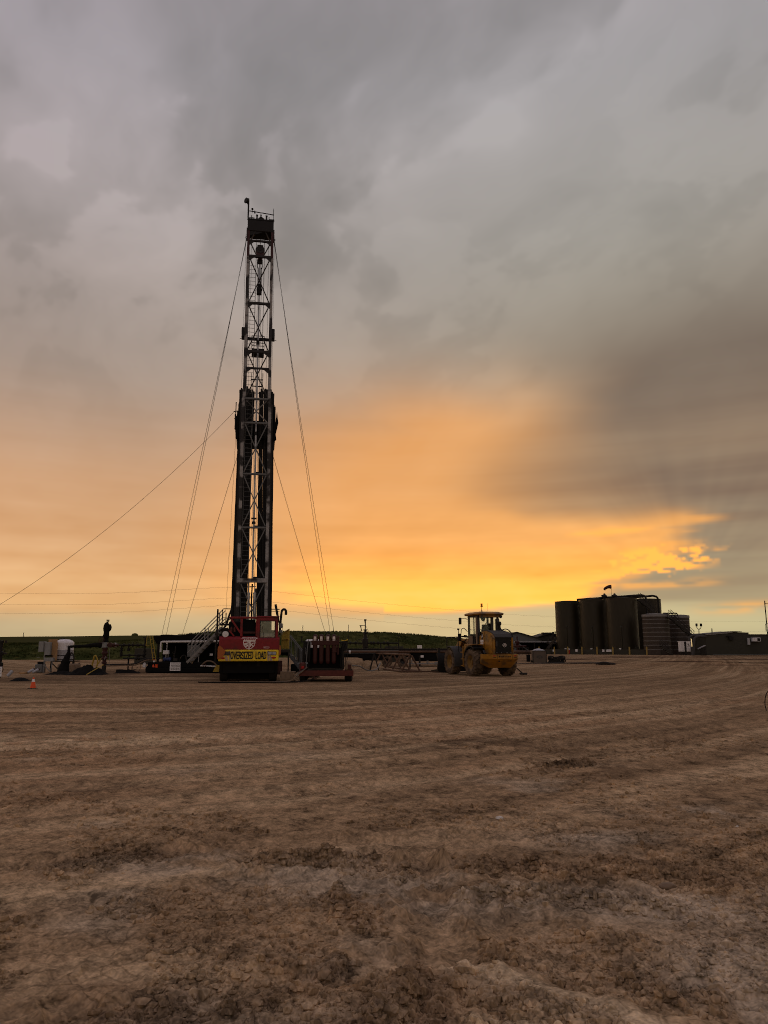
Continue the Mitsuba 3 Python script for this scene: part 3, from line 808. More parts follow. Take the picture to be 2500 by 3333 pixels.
rig.part('mirror', [box(1.45, 1.60, .0, .06, 2.62, 2.86, .02), box(1.46, 1.60, .0, .06, 2.36, 2.52, .03), tube([(1.36, .15, 2.8), (1.62, .03, 2.82), (1.60, .03, 2.3), (1.40, .12, 2.2)], .012, 6)], 'grey_paint', 'double mirror on the cab side')
rig.part('exhaust_stack', tube(curve([(1.52, 1.7, 2.3), (1.56, 1.7, 2.9), (1.58, 1.7, 3.3), (1.62, 1.7, 3.55), (1.72, 1.7, 3.63), (1.82, 1.7, 3.55), (1.83, 1.7, 3.34)], 6), np.linspace(.055, .065, 37), 12), 'black_paint', 'black exhaust stack bent over at the top')
rig.part('lever_post', [bar((1.28, 1.9, 3.9), (1.40, 1.9, 3.3), .12, .08), bar((1.40, 1.9, 3.35), (1.55, 1.9, 2.7), .07), bar((1.46, 1.85, 3.3), (1.50, 1.85, 2.6), .03), box(.55, 1.5, 1.88, 1.92, 3.62, 3.66), box(.55, 1.5, 1.88, 1.92, 3.52, 3.55)], 'black_paint')
rig.part('apron', [box(-1.25, 1.25, .30, .36, .42, 1.0), box(-1.02, 1.02, .85, 1.15, .10, .8), box(-1.0, 1.0, 2.0, 2.5, .06, .8), box(-.95, .95, 3.2, 3.3, .05, 1.1), box(-1.0, 1.0, .4, 1.6, .45, 1.4)], 'black_soft')  # apron and axle bulk, with black blocks standing in for the shade underneath
rig.part('chassis', [box(-.55, -.40, .3, 10.6, .75, 1.1), box(.40, .55, .3, 10.6, .75, 1.1)], 'black_paint')
rig.part('deck', box(-1.40, 1.40, 1.9, 10.6, 1.12, 1.28, .02), 'dark_steel')
rig.part('engine_house', [box(-1.1, .9, 2.6, 5.0, 1.28, 2.75, .05), box(-.9, .9, 5.6, 8.2, 1.28, 2.5, .05)], 'black_soft')
rig.part('side_rail', [tube(bend([(-1.5, 3.5, 1.4), (-1.5, 3.5, 3.72), (-1.05, 3.5, 3.72)], .08), .022, 6), tube([(-1.5, 3.5, 3.25), (-1.05, 3.5, 3.2)], .02, 6), tube([(-1.5, 3.5, 2.9), (-.9, 3.5, 3.3)], .03, 6), tube([(-1.75, 3.5, 1.3), (-1.75, 3.5, 3.7)], .045, 8),
                       tube(curve([(-1.65, 3.2, 2.5), (-1.3, 3.2, 2.8), (-1.15, 3.2, 3.3), (-1.0, 3.2, 3.75)]), .05), box(-1.6, -1.0, 3.2, 3.7, 2.82, 2.92), box(-1.45, -1.1, 3.2, 3.6, 2.4, 2.6), tube([(-1.3, 3.3, 2.9), (-1.3, 3.3, 3.5)], .03, 6)], 'black_paint')


def wheel_on(thing, x, y, r, w, mat='rubber', rim='dark_steel', out=1, z=None, rim_r=.55):
    z = r if z is None else z
    pr = [(r * rim_r, -w / 2 * .8), (r * .80, -w / 2), (r * .94, -w / 2 * .92), (r, -w / 2 * .7), (r, w / 2 * .7), (r * .94, w / 2 * .92), (r * .80, w / 2), (r * rim_r, w / 2 * .8)]
    k = thing.part('wheel', lathe(pr, 28, (x, y, z), (1, 0, 0)), mat)
    thing.part('rim', lathe([(0, out * w * .12), (r * rim_r * .4, out * w * .12), (r * rim_r * .8, out * w * .25), (r * rim_r, out * w * .42), (r * rim_r, -out * w * .4)], 20, (x, y, z), (1, 0, 0)), rim, under=k)
    return k


for y in (1.0, 2.25, 6.9, 8.2):
    for s in (-1, 1):
        wheel_on(rig, s * 1.21, y, .53, .40, out=s)
for s in (-1, 1):
    rig.part('mud_flap', box(s * 1.21 - .22, s * 1.21 + .22, .40, .42, .42, 1.0), 'black_soft')
rig.part('mud_flap', prism([(-1.78, .45), (-1.45, .45), (-1.45, .78), (-1.62, .80)], 1.3, 1.33), 'rail_yellow', 'yellow flap left of the front wheel')
rig.part('step_box', [box(1.42, 1.66, .7, 1.3, .32, 1.0, .02), box(1.45, 1.60, .66, .70, .76, .86)], 'dark_red')

# the mast: its own leaning frame, x across, y to the rear, h along the legs
MU = V(-.018097, .053042, .998428)
MX = V(math.cos(math.radians(9.9)), math.sin(math.radians(9.9)), 0)
MX = MX - MX.dot(MU) * MU
MX /= np.linalg.norm(MX)
MY = np.cross(MU, MX)
MAST = np.eye(4)
MAST[:3, 0], MAST[:3, 1], MAST[:3, 2], MAST[:3, 3] = MX, MY, MU * .985, (-8.33, 47.0, 0)
rig.M = MAST
lo, hi, dp = .88, .83, .52
for s in (-1, 1):
    rig.part('mast_leg', box(s * lo - .10, s * lo + .10, -dp - .06, -dp + .10, 1.2, 18.4, .01), 'mast_steel', 'pale weathered front leg of the lower mast')
    rig.part('mast_leg', box(s * (lo + .17) - .06, s * (lo + .17) + .06, dp - .06, dp + .08, 1.2, 18.4, .01), 'dark_steel')
    rig.part('mast_leg', box(s * hi - .10, s * hi + .10, -dp + .04, -dp + .18, 18.45, 29.3, .01), 'mast_steel')
    rig.part('mast_leg', box(s * hi - .09, s * hi + .09, -dp + .04, -dp + .18, 29.3, 32.3, .01), 'dark_red', 'dark red top of the mast leg')
    rig.part('mast_leg', box(s * (hi - .02) - .05, s * (hi - .02) + .05, dp - .2, dp - .1, 15.5, 31.4, .01), 'dark_steel')
for h, mat, t in ((30.55, 'dark_steel', .14), (29.3, 'dark_steel', .17), (25.6, 'dark_steel', .17), (21.9, 'dark_steel', .19), (20.65, 'dark_steel', .12), (18.4, 'grey_paint', .12), (16.65, 'grey_paint', .12), (13.05, 'grey_paint', .11), (9.4, 'grey_paint', .11)):
    rig.part('cross_beam', box(-hi + .05, hi - .05, -dp - .02, -dp + .12, h - t / 2, h + t / 2, .01), mat)
    for s in (-1, 1):
        rig.part('gusset', prism([(s * .76, h - t / 2), (s * .40, h - t / 2), (s * .76, h - t / 2 - .32)], -dp, -dp + .05), 'dark_steel')
rig.part('cross_beam', box(-lo + .0, lo - .0, -dp - .16, -dp - .05, 5.75, 6.02, .01), 'mast_steel', 'thick pale beam low on the mast')


def cross(h0, h1, xx, y, w, mat):
    rig.part('brace', bar((-xx, y, h0), (xx, y, h1), w, w * .6, (0, 1, 0)), mat)
    rig.part('brace', bar((xx, y + .05, h0), (-xx, y + .05, h1), w, w * .6, (0, 1, 0)), mat)


for h0, h1, mat in ((25.6, 29.2, 'dark_steel'), (21.95, 25.5, 'dark_steel'), (18.5, 21.85, 'dark_steel'), (16.7, 18.3, 'mast_steel'), (13.15, 16.55, 'grey_paint'), (9.5, 12.95, 'grey_paint'), (6.1, 9.3, 'grey_paint'), (2.5, 5.7, 'grey_paint')):
    cross(h0, h1, hi - .1, -dp + (.02 if h1 > 18.4 else -.02), .10, mat)
for s in (-1, 1):
    rig.part('brace', bar((s * .74, -dp + .08, 30.5), (s * .36, -dp + .08, 31.3), .10, .06, (0, 1, 0)), 'dark_steel')
    rig.part('brace', bar((s * .74, -dp + .08, 30.5), (s * .20, -dp + .08, 29.3), .10, .06, (0, 1, 0)), 'dark_steel')
    for h0 in (2.5, 6, 9.5, 13):
        rig.part('side_brace', bar((s * (lo + .06), -dp, h0), (s * (lo + .15), dp, h0 + 3.3), .07), 'dark_steel')
    for h0 in (18.6, 22, 25.6, 29.2):
        rig.part('side_brace', bar((s * hi, -dp + .1, h0), (s * hi, dp - .15, h0 + 3.2), .06), 'dark_steel')

crown = rig.part('crown', [box(-.92, .92, -.5, .55, 31.35, 32.25, .03), prism([(-.75, 31.0), (-.2, 31.15), (.2, 31.35), (-.75, 31.35)], -.45, -.3)], 'black_paint', 'black crown block at the top of the mast')
rig.part('railing', [box(-.95, .95, -.52, -.46, 32.25, 32.34), box(-.95, -.45, -.52, -.48, 32.38, 32.42), box(.55, .95, -.52, -.48, 32.36, 32.40), bar((-.9, -.5, 32.95), (.92, -.5, 32.78), .05), box(-.95, -.85, -.52, -.44, 32.2, 33.9), box(.86, .90, -.52, -.48, 32.2, 33.3),
                     box(-.68, -.63, -.5, -.46, 32.3, 32.62), box(.55, .60, -.5, -.46, 32.3, 32.58)], 'black_paint', under=crown)
for x, w, h in ((-.28, .15, 33.0), (.0, .12, 33.05), (.40, .16, 33.0)):
    rig.part('sheave', [lathe([(0, 32.2), (w * .6, 32.2), (w * .62, 32.6), (w * .38, 32.8), (w * .38, h - .06), (w * .58, h), (0, h)], 14, (x, 0, 0))], 'black_paint', under=crown)
rig.part('sheave_guard', prism([(-.42, 32.2), (-.30, 32.5), (0, 32.8), (.26, 32.6), (.36, 32.2)], -.2, .3), 'black_paint', under=crown)
rig.part('beacon', [lathe([(0, 33.2), (.07, 33.18), (.08, 33.1), (.03, 33.04), (.012, 33.03), (.012, 32.8), (0, 32.8)], 12, (-.62, -.48, 0)), lathe([(0, 32.8), (.05, 32.8), (.06, 32.9), (.03, 33.0), (0, 33.02)], 12, (-.44, -.48, 0))], 'black_paint', under=crown)
rig.part('floodlight', [lathe([(0, -.11), (.13, -.10), (.20, .02), (.20, .09), (0, .09)], 18, (-1.03, -.55, 33.72), (-.8, -.6, 0)), box(-1.0, -.86, -.56, -.44, 33.5, 33.95, .01)], 'black_paint', 'round floodlight on the left corner of the crown', crown)
for s in (-1, 1):
    rig.part('shackle', [box(s * .93 - .05, s * .93 + .05, -.45, .3, 31.0, 31.6, .01), torus((s * .96, -.1, 31.0), (0, 1, 0), .08, .025)], 'black_paint', under=crown)

# mast ladder on the left, rung by rung
lx0, lx1, ly = -.71, -.27, -.30
lad = rig.part('ladder', [tube([(lx0, ly, 2.2), (lx0, ly, 29.0)], .018, 6), tube([(lx1, ly, 2.2), (lx1, ly, 29.0)], .018, 6)], 'grey_paint', smooth=True)
k = 0
rung = cyl((lx0, ly, 0), (lx1, ly, 0), .014, 6)
while 2.4 + .305 * k < 28.9:
    rig.part('rung', move(rung, (0, 0, 2.4 + .305 * k)), 'grey_paint', under=lad)
    k += 1
rig.part('lift_ram', tube([(0, -.12, 6.0), (0, -.12, 9.5), (0, -.12, 17.0), (0, -.12, 24.0), (0, -.12, 29.2)], [.062, .062, .062, .058, .055], 12), 'chrome', 'pale tube running up the middle of the mast')
rig.part('collar', [cyl((0, -.12, 9.72), (0, -.12, 9.88), .11, 14), box(-.18, .18, -.2, -.04, 10.05, 10.13), cyl((0, -.12, 9.88), (0, -.12, 10.1), .05), box(.05, .36, -.16, -.08, 9.5, 9.62)], 'black_paint')
rig.part('collar', [cyl((0, -.12, 22.6), (0, -.12, 22.9), .11, 14), cyl((0, -.12, 15.9), (0, -.12, 16.15), .09, 14), box(.05, .36, -.16, -.08, 13.15, 13.3), box(.05, .34, -.16, -.08, 6.05, 6.2)], 'black_paint')
for x in (-.22, .15):
    rig.part('raising_cylinder', [cyl((x, -.35, 1.3), (x, -.35, 5.05), .085, 16), cyl((x, -.35, 5.05), (x, -.35, 5.15), .10, 16), cyl((x, -.35, 5.15), (x, -.35, 5.8), .035, 10)], 'chrome')
rig.part('chain', tube(curve([(-.02, -.3, 1.6), (-.05, -.3, 2.6), (.0, -.3, 3.6), (-.03, -.3, 4.6), (0, -.3, 5.7)], 4), .05, 5), 'black_paint')
# boxes and basket half way up
for s in (-1, 1):
    rig.part('lamp_box', [box(s * .94 - .19, s * .94 + .19, -.4, .2, 23.05, 23.75, .02), bar((s * .75, -.3, 23.0), (s * 1.25, -.3, 22.9), .03)], 'black_paint')
rig.part('cross_beam', box(-.78, .78, -.1, .06, 22.98, 23.16), 'black_paint')
rig.part('basket', [box(-.42, .42, .1, .7, 22.0, 22.42, .01)] + [box(x - .02, x + .02, .08, .12, 22.4, 23.4) for x in (-.42, .42)] + [box(-.42, .42, .08, .12, z - .02, z + .02) for z in (22.62, 22.85, 23.38)], 'black_paint', 'black work basket hung inside the upper mast')
rig.part('access_ladder', [box(x - .02, x + .02, .15, .2, 17.6, 20.6) for x in (-.40, .38)] + [box(-.40, .38, .15, .2, z - .03, z + .03) for z in (18.6, 19.1, 19.6, 20.1)], 'black_paint')

# racking board with its wind walls
board = rig.part('racking_board', [box(-1.30, 1.30, .55, 3.0, 15.95, 16.1), box(-1.30, -1.24, .55, 3.0, 15.9, 17.6), box(1.24, 1.30, .55, 3.0, 15.9, 18.2), box(-1.30, -1.14, .55, .62, 15.9, 17.9), box(1.14, 1.30, .55, .62, 15.9, 18.3)] + [box(s * 1.2 - .03, s * 1.2 + .03, .5, .6, 15.7, 18.4) for s in (-1, 1)], 'black_soft', 'black racking board with wind walls half way up the mast')
rig.part('wind_wall', box(-1.30, 1.30, 2.96, 3.0, 16.1, 18.1), 'black_soft', under=board)
rig.part('wing', prism([(-1.36, 15.95), (-1.26, 15.9), (-1.24, 17.5), (-1.46, 17.75), (-1.44, 17.1)], .8, .9), 'black_soft', under=board)
rig.part('wing', prism([(1.26, 15.9), (1.38, 15.95), (1.34, 16.4), (1.50, 17.2), (1.40, 18.05), (1.30, 17.2)], .8, .9), 'black_soft', under=board)
rig.part('boom', [bar((-1.42, .8, 16.6), (-1.38, .8, 18.6), .06), bar((-1.55, .8, 17.9), (-1.30, .8, 17.95), .05), bar((-1.5, .8, 17.4), (-1.30, .8, 17.42), .04)], 'black_paint', under=board)
for y in (.75, 1.1, 1.45, 1.8, 2.15, 2.5):
    for s in (-1, 1):
        rig.part('finger', bar((s * .30, y + .17, 15.95), (s * 1.15, y + .17, 15.95), .04), 'black_paint', under=board)

rig.part('rig_floor', [box(-1.6, 1.6, .7, 3.2, 1.72, 1.9, .02), box(-1.5, -1.35, .8, .95, 0, 1.72), box(1.35, 1.5, .8, .95, 0, 1.72), box(-1.5, -1.35, 2.9, 3.05, 0, 1.72), box(1.35, 1.5, 2.9, 3.05, 0, 1.72)], 'black_paint', 'dark work floor on legs behind the mast')
# stands of pipe racked in the mast: each one a thing
pm = [cyl((0, 0, 0), (0, 0, 1), .055, 8)]
for s in (-1, 1):
    for i in range(11):
        for j in range(4):
            if s > 0 and i in (3, 5) and j > 1:
                continue
            xb = s * (.36 + .088 * i) + (.0 if s > 0 else -.06)
            y = .95 + .36 * j
            h1 = 19.35 + .55 * rnd.random()
            xt = s * (.22 + .092 * i)
            if s > 0 and i == 3:
                xt += .035
            m = tube([(xb, y, 1.9), (xt, y, h1 - .25), (xt, y, h1 - .2), (xt, y, h1)], [.052, .052, .066, .066], 8)
            m.apply_transform(MAST)
            single('pipe_stand', m, 'black_paint', 'black stand of drill pipe racked upright in the %s half of the mast' % ('left' if s < 0 else 'right'), 'drill pipe', 'pipes racked in the %s half of the mast' % ('left' if s < 0 else 'right'))

# what hangs in the mast
blk = Thing('travelling_block', 'black hoisting block with a hook hanging inside the top of the mast', 'pulley block', MAST)
blk.part('sheave_housing', [lathe([(0, -.14), (.30, -.14), (.33, -.08), (.33, .08), (.30, .14), (0, .14)], 28, (0, -.18, 30.0), (0, 1, 0)), box(-.21, .21, -.30, -.06, 30.2, 30.38, .02), lathe([(0, 0), (.10, 0), (.10, .03), (0, .03)], 16, (0, -.32, 30.0), (0, -1, 0))], 'dark_steel')
blk.part('hook_body', prism([(-.30, 29.85), (.30, 29.85), (.16, 29.35), (.10, 29.2), (-.10, 29.2), (-.16, 29.35)], -.30, -.06), 'dark_red')
blk.part('hook', [box(-.2, .2, -.25, -.1, 28.9, 29.25, .03), tube(curve([(-.15, -.18, 29.0), (-.17, -.18, 28.7), (-.12, -.18, 28.5)]), .03, 6), tube(curve([(.15, -.18, 29.0), (.17, -.18, 28.7), (.12, -.18, 28.5)]), .03, 6)], 'black_paint')
for s in (-1, 1):
    blk.part('link', tube([(s * .11, -.18, 28.6), (s * .10, -.18, 27.2)], .035, 6), 'black_paint')
blk.part('elevator', [box(-.18, .18, -.3, -.05, 26.45, 26.8, .04), prism([(-.10, 27.25), (.10, 27.25), (.2, 26.8), (-.2, 26.8)], -.28, -.08)], 'black_paint')
for x, y, h0, h1, r in ((-.27, -.1, 15.9, 31.4, .018), (.30, -.1, 15.9, 31.4, .02), (.60, -.1, 2, 31.4, .012), (-.60, 0, 17, 31.0, .010), (-.02, -.05, 30.35, 31.4, .012), (.03, -.05, 30.35, 31.4, .012), (.14, -.05, 2, 28.2, .014), (-1.02, -.3, 19, 31.2, .010), (.98, -.3, 19, 31.2, .010), (-.12, .3, 9, 27, .012)):
    m = tube([(x, y, h0), (x + .01, y, (h0 + h1) / 2), (x, y, h1)], r, 5)
    m.apply_transform(MAST)
    single('hoist_line', m, 'dark_steel', 'dark wire line running down inside the tall mast', 'wire rope', 'wire lines in the mast')


def mp(x, y, h):
    return (MAST @ np.array([x, y, h, 1.0]))[:3]


def wire(a, b, sag, r, n=24):
    t = np.linspace(0, 1, n)[:, None]
    p = (1 - t) * np.asarray(a) + t * np.asarray(b)
    p[:, 2] -= (4 * sag * t * (1 - t))[:, 0]
    return tube(p, r, 5)


GUY = 'guy_wire'
single(GUY, wire(mp(-.98, .3, 31.1), (-22.75, 75, .3), .5, .017), 'dark_steel', 'left guy wire of the mast top, outer of a close pair', 'guy wire')
single(GUY, wire(mp(-.98, .3, 31.3), (-22.3, 75.2, .3), .3, .017), 'dark_steel', 'left guy wire of the mast top, inner of a close pair', 'guy wire')
single(GUY, wire(mp(.98, .3, 31.3), (-4.95, 75, .3), .35, .017), 'dark_steel', 'right guy wire of the mast top, inner of a close pair', 'guy wire')
single(GUY, wire(mp(.98, .3, 31.1), (-4.5, 75, .3), .6, .017), 'dark_steel', 'right guy wire of the mast top, outer of a close pair', 'guy wire')
single(GUY, wire(mp(-1.1, .6, 15.0), V(-19.07, 68.00, 0.20), .2, .015), 'dark_steel', 'left guy wire from the racking board to the ground behind the black pump unit', 'guy wire')
single(GUY, wire(mp(1.1, .6, 15.0), V(-4.44, 68.00, 0.20), .2, .015), 'dark_steel', 'right guy wire from the racking board down behind the red bottle trailer', 'guy wire')
single(GUY, wire(mp(-1.5, .8, 17.9), V(-29.71, 46.00, 1.05), 1.75, .012, 40), 'dark_steel', 'long sagging wire sweeping far left from the racking board', 'guy wire')
single(GUY, wire(mp(-1.35, .7, 15.9), V(-9.79, 46.00, 3.85), .1, .008), 'dark_steel', 'thin wire hanging just left of the lower mast', 'wire')

# ------------------------------------------------------------------ red bottle trailer beside the rig
TR = place(-2.84, 37.0, 0)
tr = Thing('bottle_trailer', 'low red trailer carrying four upright pressure bottles with white labels', 'trailer', TR)
tr.part('deck', [box(-1.33, 1.34, 0, .16, .28, .55, .01), box(-1.20, 1.20, .16, 3.2, .36, .52, .01)], 'rusty_red')
tr.part('hitch', [box(-.62, -.52, -.05, .05, .16, .30), box(-.70, -.44, -.06, .02, .16, .19)], 'dark_red')
for x in (-1.20, 1.06):
    for y in (.55, 1.35):
        wheel_on(tr, x, y, .31, .27 if x < 0 else .34, out=1 if x > 0 else -1)
tr.part('fender', box(-1.32, -1.01, -.01, .34, .552, .94, .06), 'rusty_red')
tr.part('fender', box(.92, 1.25, -.01, .34, .552, .98, .08), 'tan_plastic', 'dusty tan right fender block')
tr.part('lamp', box(-1.22, -1.08, -.03, 0, .64, .76, .02), 'tail_red')
tr.part('lamp', box(1.06, 1.22, -.03, 0, .60, .84, .02), 'dark_red')
tr.part('cabinet', [box(-.92, .78, .5, 1.9, .55, 1.65, .02), box(-.92, -.86, .12, .5, .55, 1.80), box(.72, .78, .12, .5, .55, 1.80)], 'black_soft')
tr.part('header', box(-.76, .62, .05, .25, 1.78, 2.0, .01), 'dark_red')
tr.part('base_rail', [box(-.92, .78, .08, .2, .56, .64), box(-.72, .45, .04, .08, .62, .66)], 'dark_steel')
for x in (-.575, -.265, .06, .36):
    b = tr.part('pressure_bottle', lathe([(0, .86), (.06, .87), (.105, .95), (.115, 1.05), (.115, 2.14), (.10, 2.22), (.06, 2.27), (.03, 2.285), (.03, 2.31), (0, 2.31)], 20, (x, .18, 0)), 'dark_red')
    tr.part('bottle_cap', [lathe([(.122, 1.98), (.135, 2.02), (.132, 2.18), (.105, 2.26), (.05, 2.30), (0, 2.305)], 20, (x, .18, 0))], 'dark_red', under=b)
    tr.part('label_plate', [box(x - .062, x + .062, .028, .05, 2.06, 2.20, .004), box(x - .066, x + .066, .030, .05, 2.0, 2.045, .004)], 'letter_white', 'white label on the bottle cap', b)
tr.part('hoop', torus((.02, .5, 2.28), (0, 1, 0), .12, .022), 'black_paint')
tr.part('valve_post', [box(.52, .62, .1, .2, 1.3, 2.22, .02), box(.30, .50, .05, .12, 1.42, 1.75, .01)], 'dark_red')
tr.part('manifold', [box(.78, 1.0, .15, .6, 1.5, 1.95, .03), tube([(.6, .2, 1.9), (1.05, .2, 1.98)], .03, 6), cyl((.98, .3, 1.62), (.98, .3, 2.06), .05), cyl((1.05, .3, 2.0), (1.05, .3, 2.25), .025, 6)] + [tube(curve([(.66 + .07 * i, .1, 1.92), (.72 + .08 * i, .0, 1.5), (.70 + .07 * i, .08, .7)]), .018, 6) for i in range(5)], 'black_paint')
tr.part('strap', tube(curve([(.74, .02, 2.02), (.86, -.02, 1.99), (.98, .0, 2.02), (1.05, .05, 2.03)]), .02, 6), 'sign_yellow', 'yellow strap thrown over the right hoses')
tr.part('hose_hanger', [bar((-1.26, .2, 1.94), (-.78, .2, 1.94), .06), bar((-1.25, .2, 1.90), (-1.25, .2, 2.22), .05)], 'black_paint')
tr.part('hose_bundle', [tube(curve([(-1.12 + .045 * i, .12, 1.94), (-1.16 + .05 * i, .05, 1.4), (-1.08 + .04 * i, .1, .95), (-1.0 + .03 * i, .15, 1.5), (-1.06 + .04 * i, .22, 1.94)]), .022, 6) for i in range(7)], 'black_paint')
tr.part('grey_hose', tube(curve([(-.90, .05, 2.05), (-.95, -.02, 1.5), (-.98, -.03, .9), (-1.0, -.05, .66), (-1.3, -.08, .45), (-1.62, -.12, .12), (-1.9, -.15, .04), (-2.6, -.1, .03)]), .022, 7), 'grey_paint', 'grey hose hanging off the left side to the ground')
tr.part('grey_hose', tube(curve([(-.92, .0, .72), (-1.15, -.06, .52), (-1.45, -.1, .28), (-1.75, -.2, .06), (-2.5, -.3, .03), (-4.2, -.2, .03)]), .022, 7), 'tan_plastic')

# crate, coil and clutter between rig and trailer
single('crate', [box(-5.18, -4.45, 37.6, 38.2, .02, .48, .015), box(-5.10, -4.92, 37.57, 37.6, .12, .36), box(-4.86, -4.66, 37.57, 37.6, .10, .30)], 'tan_plastic', 'dark tan open crate on the ground right of the rig truck', 'crate')
rg = np.random.default_rng(12)
coil = [tube(curve(np.c_[-4.28 + .22 * np.cos(np.linspace(0, 6, 8) + k) * rg.uniform(.6, 1.1) + rg.normal(0, .02, 8), 37.5 + .12 * np.sin(np.linspace(0, 6, 8) + k), .25 + .22 * np.sin(np.linspace(0, 6, 8) + k * 1.7) * rg.uniform(.5, 1)], 4), .016, 5) for k in range(7)]
single('rope_coil', coil, 'pale_rope', 'pale tangle of rope between the crate and the red trailer', 'rope')
single('ground_hose', tube(curve([(-8.9, 36.2, .03), (-7.4, 35.9, .03), (-5.6, 36.1, .03), (-4.4, 36.3, .03), (-3.6, 36.7, .10), (-3.3, 37.4, .3)]), .03, 7), 'rubber', 'black hose lying on the ground in front of the rig truck', 'hose')
single('cable_arch', tube(curve([(-3.95, 38, .05), (-3.75, 38, .3), (-3.68, 38, .7), (-3.72, 38, 1.1)]), .045, 7), 'black_paint', 'black hose rising between the rope and the red trailer', 'hose')

# stairs up to the rig: left pair of aluminium rails, right pair behind the yellow railing


def stair(name, label, top, bot, depth, mat, rails, n=9, group=None):
    t = Thing(name, label, 'stairs', None, group)
    top, bot = np.asarray(top, float), np.asarray(bot, float)
    D = V(0, depth, 0)
    for q in (0, 1):
        t.part('stringer', bar(top + D * q, bot + D * q, .06, .14, (0, 1, 0)), mat)
    for i in range(n):
        p = bot + (top - bot) * (i + .5) / n
        t.part('tread', box(p[0] - .13, p[0] + .13, p[1] + .03, p[1] + depth - .03, p[2] - .012, p[2] + .012), mat)
    for q in (0, 1):
        for r in rails:
            t.part('handrail', tube([top + D * q + (0, 0, r), bot + D * q + (0, 0, r)], .028, 7), mat)
        for w in (.12, .5, .92):
            p = bot + (top - bot) * w + D * q
            t.part('post', tube([p, p + (0, 0, max(rails))], .028, 7), mat)
    return t


stair('rig_stairs', 'bare aluminium stairs climbing from the black pump unit to the rig', V(-9.24, 42.50, 2.78), V(-11.14, 42.50, 0.81), .8, 'aluminium', (.52, .98))
stair('rig_stairs', 'dull grey stairs going down right behind the yellow railing', V(-5.17, 40.50, 1.33), V(-4.44, 40.50, 0.45), .8, 'grey_paint', (1.0,), 4)
gate = Thing('yellow_railing', 'yellow barred railing on the right side of the rig truck', 'railing', place(-4.83, 38.0, 104.6))
for i in range(8):
    gate.part('bar', box(i * .42 - .025, i * .42 + .025, -.02, .02, 1.60, 2.57 - .026 * i), 'rail_yellow')
gate.part('top_rail', bar((-.03, 0, 2.57), (2.98, 0, 2.39), .05), 'rail_yellow')
gate.part('middle_rail', box(-.03, 2.98, -.03, .03, 2.03, 2.09), 'rail_yellow')
gate.part('platform', [box(-.1, 3.0, -.05, .9, 1.42, 1.56), box(-.1, 3.0, -.045, .04, 1.25, 1.42)], 'dark_steel')
gate.part('leg', [box(.0, .07, -.03, .03, .02, 1.42)], 'dark_steel')
single('grey_sheet', box(-5.3, -4.2, 45.9, 45.96, .75, 1.62), 'shed_grey', 'plain grey sheet standing behind the yellow railing', 'panel')
single('mud_tub', [box(-5.2, -3.6, 42.0, 43.2, .05, .75, .04)], 'black_soft', 'black open tub behind the stairs right of the rig truck', 'tub')
wt = Thing('plastic_tank', 'white plastic tank half hidden behind the red bottle trailer', 'tank', None)
wt.part('body', box(-4.75, -3.75, 45.2, 46.2, .85, 2.15, .10), 'white_plastic')
wt.part('lid', lathe([(0, 2.24), (.12, 2.24), (.14, 2.16), (0, 2.15)], 16, (-4.2, 45.6, 0)), 'black_paint')
wt.part('stand', [box(-4.75, -3.75, 45.2, 46.2, .70, .848)] + [box(x, x + .08, 45.2, 45.28, .02, .70) for x in (-4.75, -3.83)], 'grey_plastic')

# ------------------------------------------------------------------ the wheel loader
LD = place(6.31, 44.63, 18.0)
ld = Thing('wheel_loader', 'yellow wheel loader with dusty tyres and black rear grille parked facing away', 'wheel loader', LD)


def big_tyre(thing, x, y, side):
    R, W = .80, .60
    pr = [(.40, -.22), (.47, -.27), (.62, -.30), (.72, -.28), (.755, -.24), (.765, 0), (.755, .24), (.72, .28), (.62, .30), (.47, .27), (.40, .22)]
    ms = [lathe(pr, 40, (x, y, R), (1, 0, 0))]
    N = 20
    for k in range(N):
        for s in (-1, 1):
            a0 = 2 * np.pi * (k + (.5 if s > 0 else 0)) / N
            pts = []
            for u, da in ((.02, 0.0), (.10, .035), (.20, .10), (.29, .17)):
                for w in (-.055, .055):
                    pts.append((s * u, a0 + da + w))
            v, rr = [], []
            for (u, a) in pts:
                rad = R if abs(u) < .25 else R - .035
                for q in (rad, .70):
                    v.append((x + u, y + q * math.cos(a), R + q * math.sin(a)))
            v = np.array(v).reshape(4, 2, 2, 3)          # along, across, top or bottom
            f = []
            idx = lambda i, j, t: (i * 2 + j) * 2 + t
            for i in range(3):
                f += [(idx(i, 0, 0), idx(i + 1, 0, 0), idx(i + 1, 1, 0)), (idx(i, 0, 0), idx(i + 1, 1, 0), idx(i, 1, 0))]
                for j in (0, 1):
                    f += [(idx(i, j, 0), idx(i, j, 1), idx(i + 1, j, 1)), (idx(i, j, 0), idx(i + 1, j, 1), idx(i + 1, j, 0))]
            for i in (0, 3):
                f += [(idx(i, 0, 0), idx(i, 1, 0), idx(i, 1, 1)), (idx(i, 0, 0), idx(i, 1, 1), idx(i, 0, 1))]
            ms.append(trimesh.Trimesh(v.reshape(-1, 3), np.array(f), process=False))
    k = thing.part('wheel', ms, 'dusty_rubber', smooth=30)
    thing.part('rim', lathe([(0, side * .05), (.12, side * .06), (.14, side * .10), (.26, side * .06), (.36, side * .16), (.42, side * .24), (.42, -side * .2)], 28, (x, y, R), (1, 0, 0)), 'dusty_rim', under=k)
    thing.part('hub', lathe([(0, side * .16), (.10, side * .15), (.12, side * .05)], 16, (x, y, R), (1, 0, 0)), 'dusty_rim', under=k)


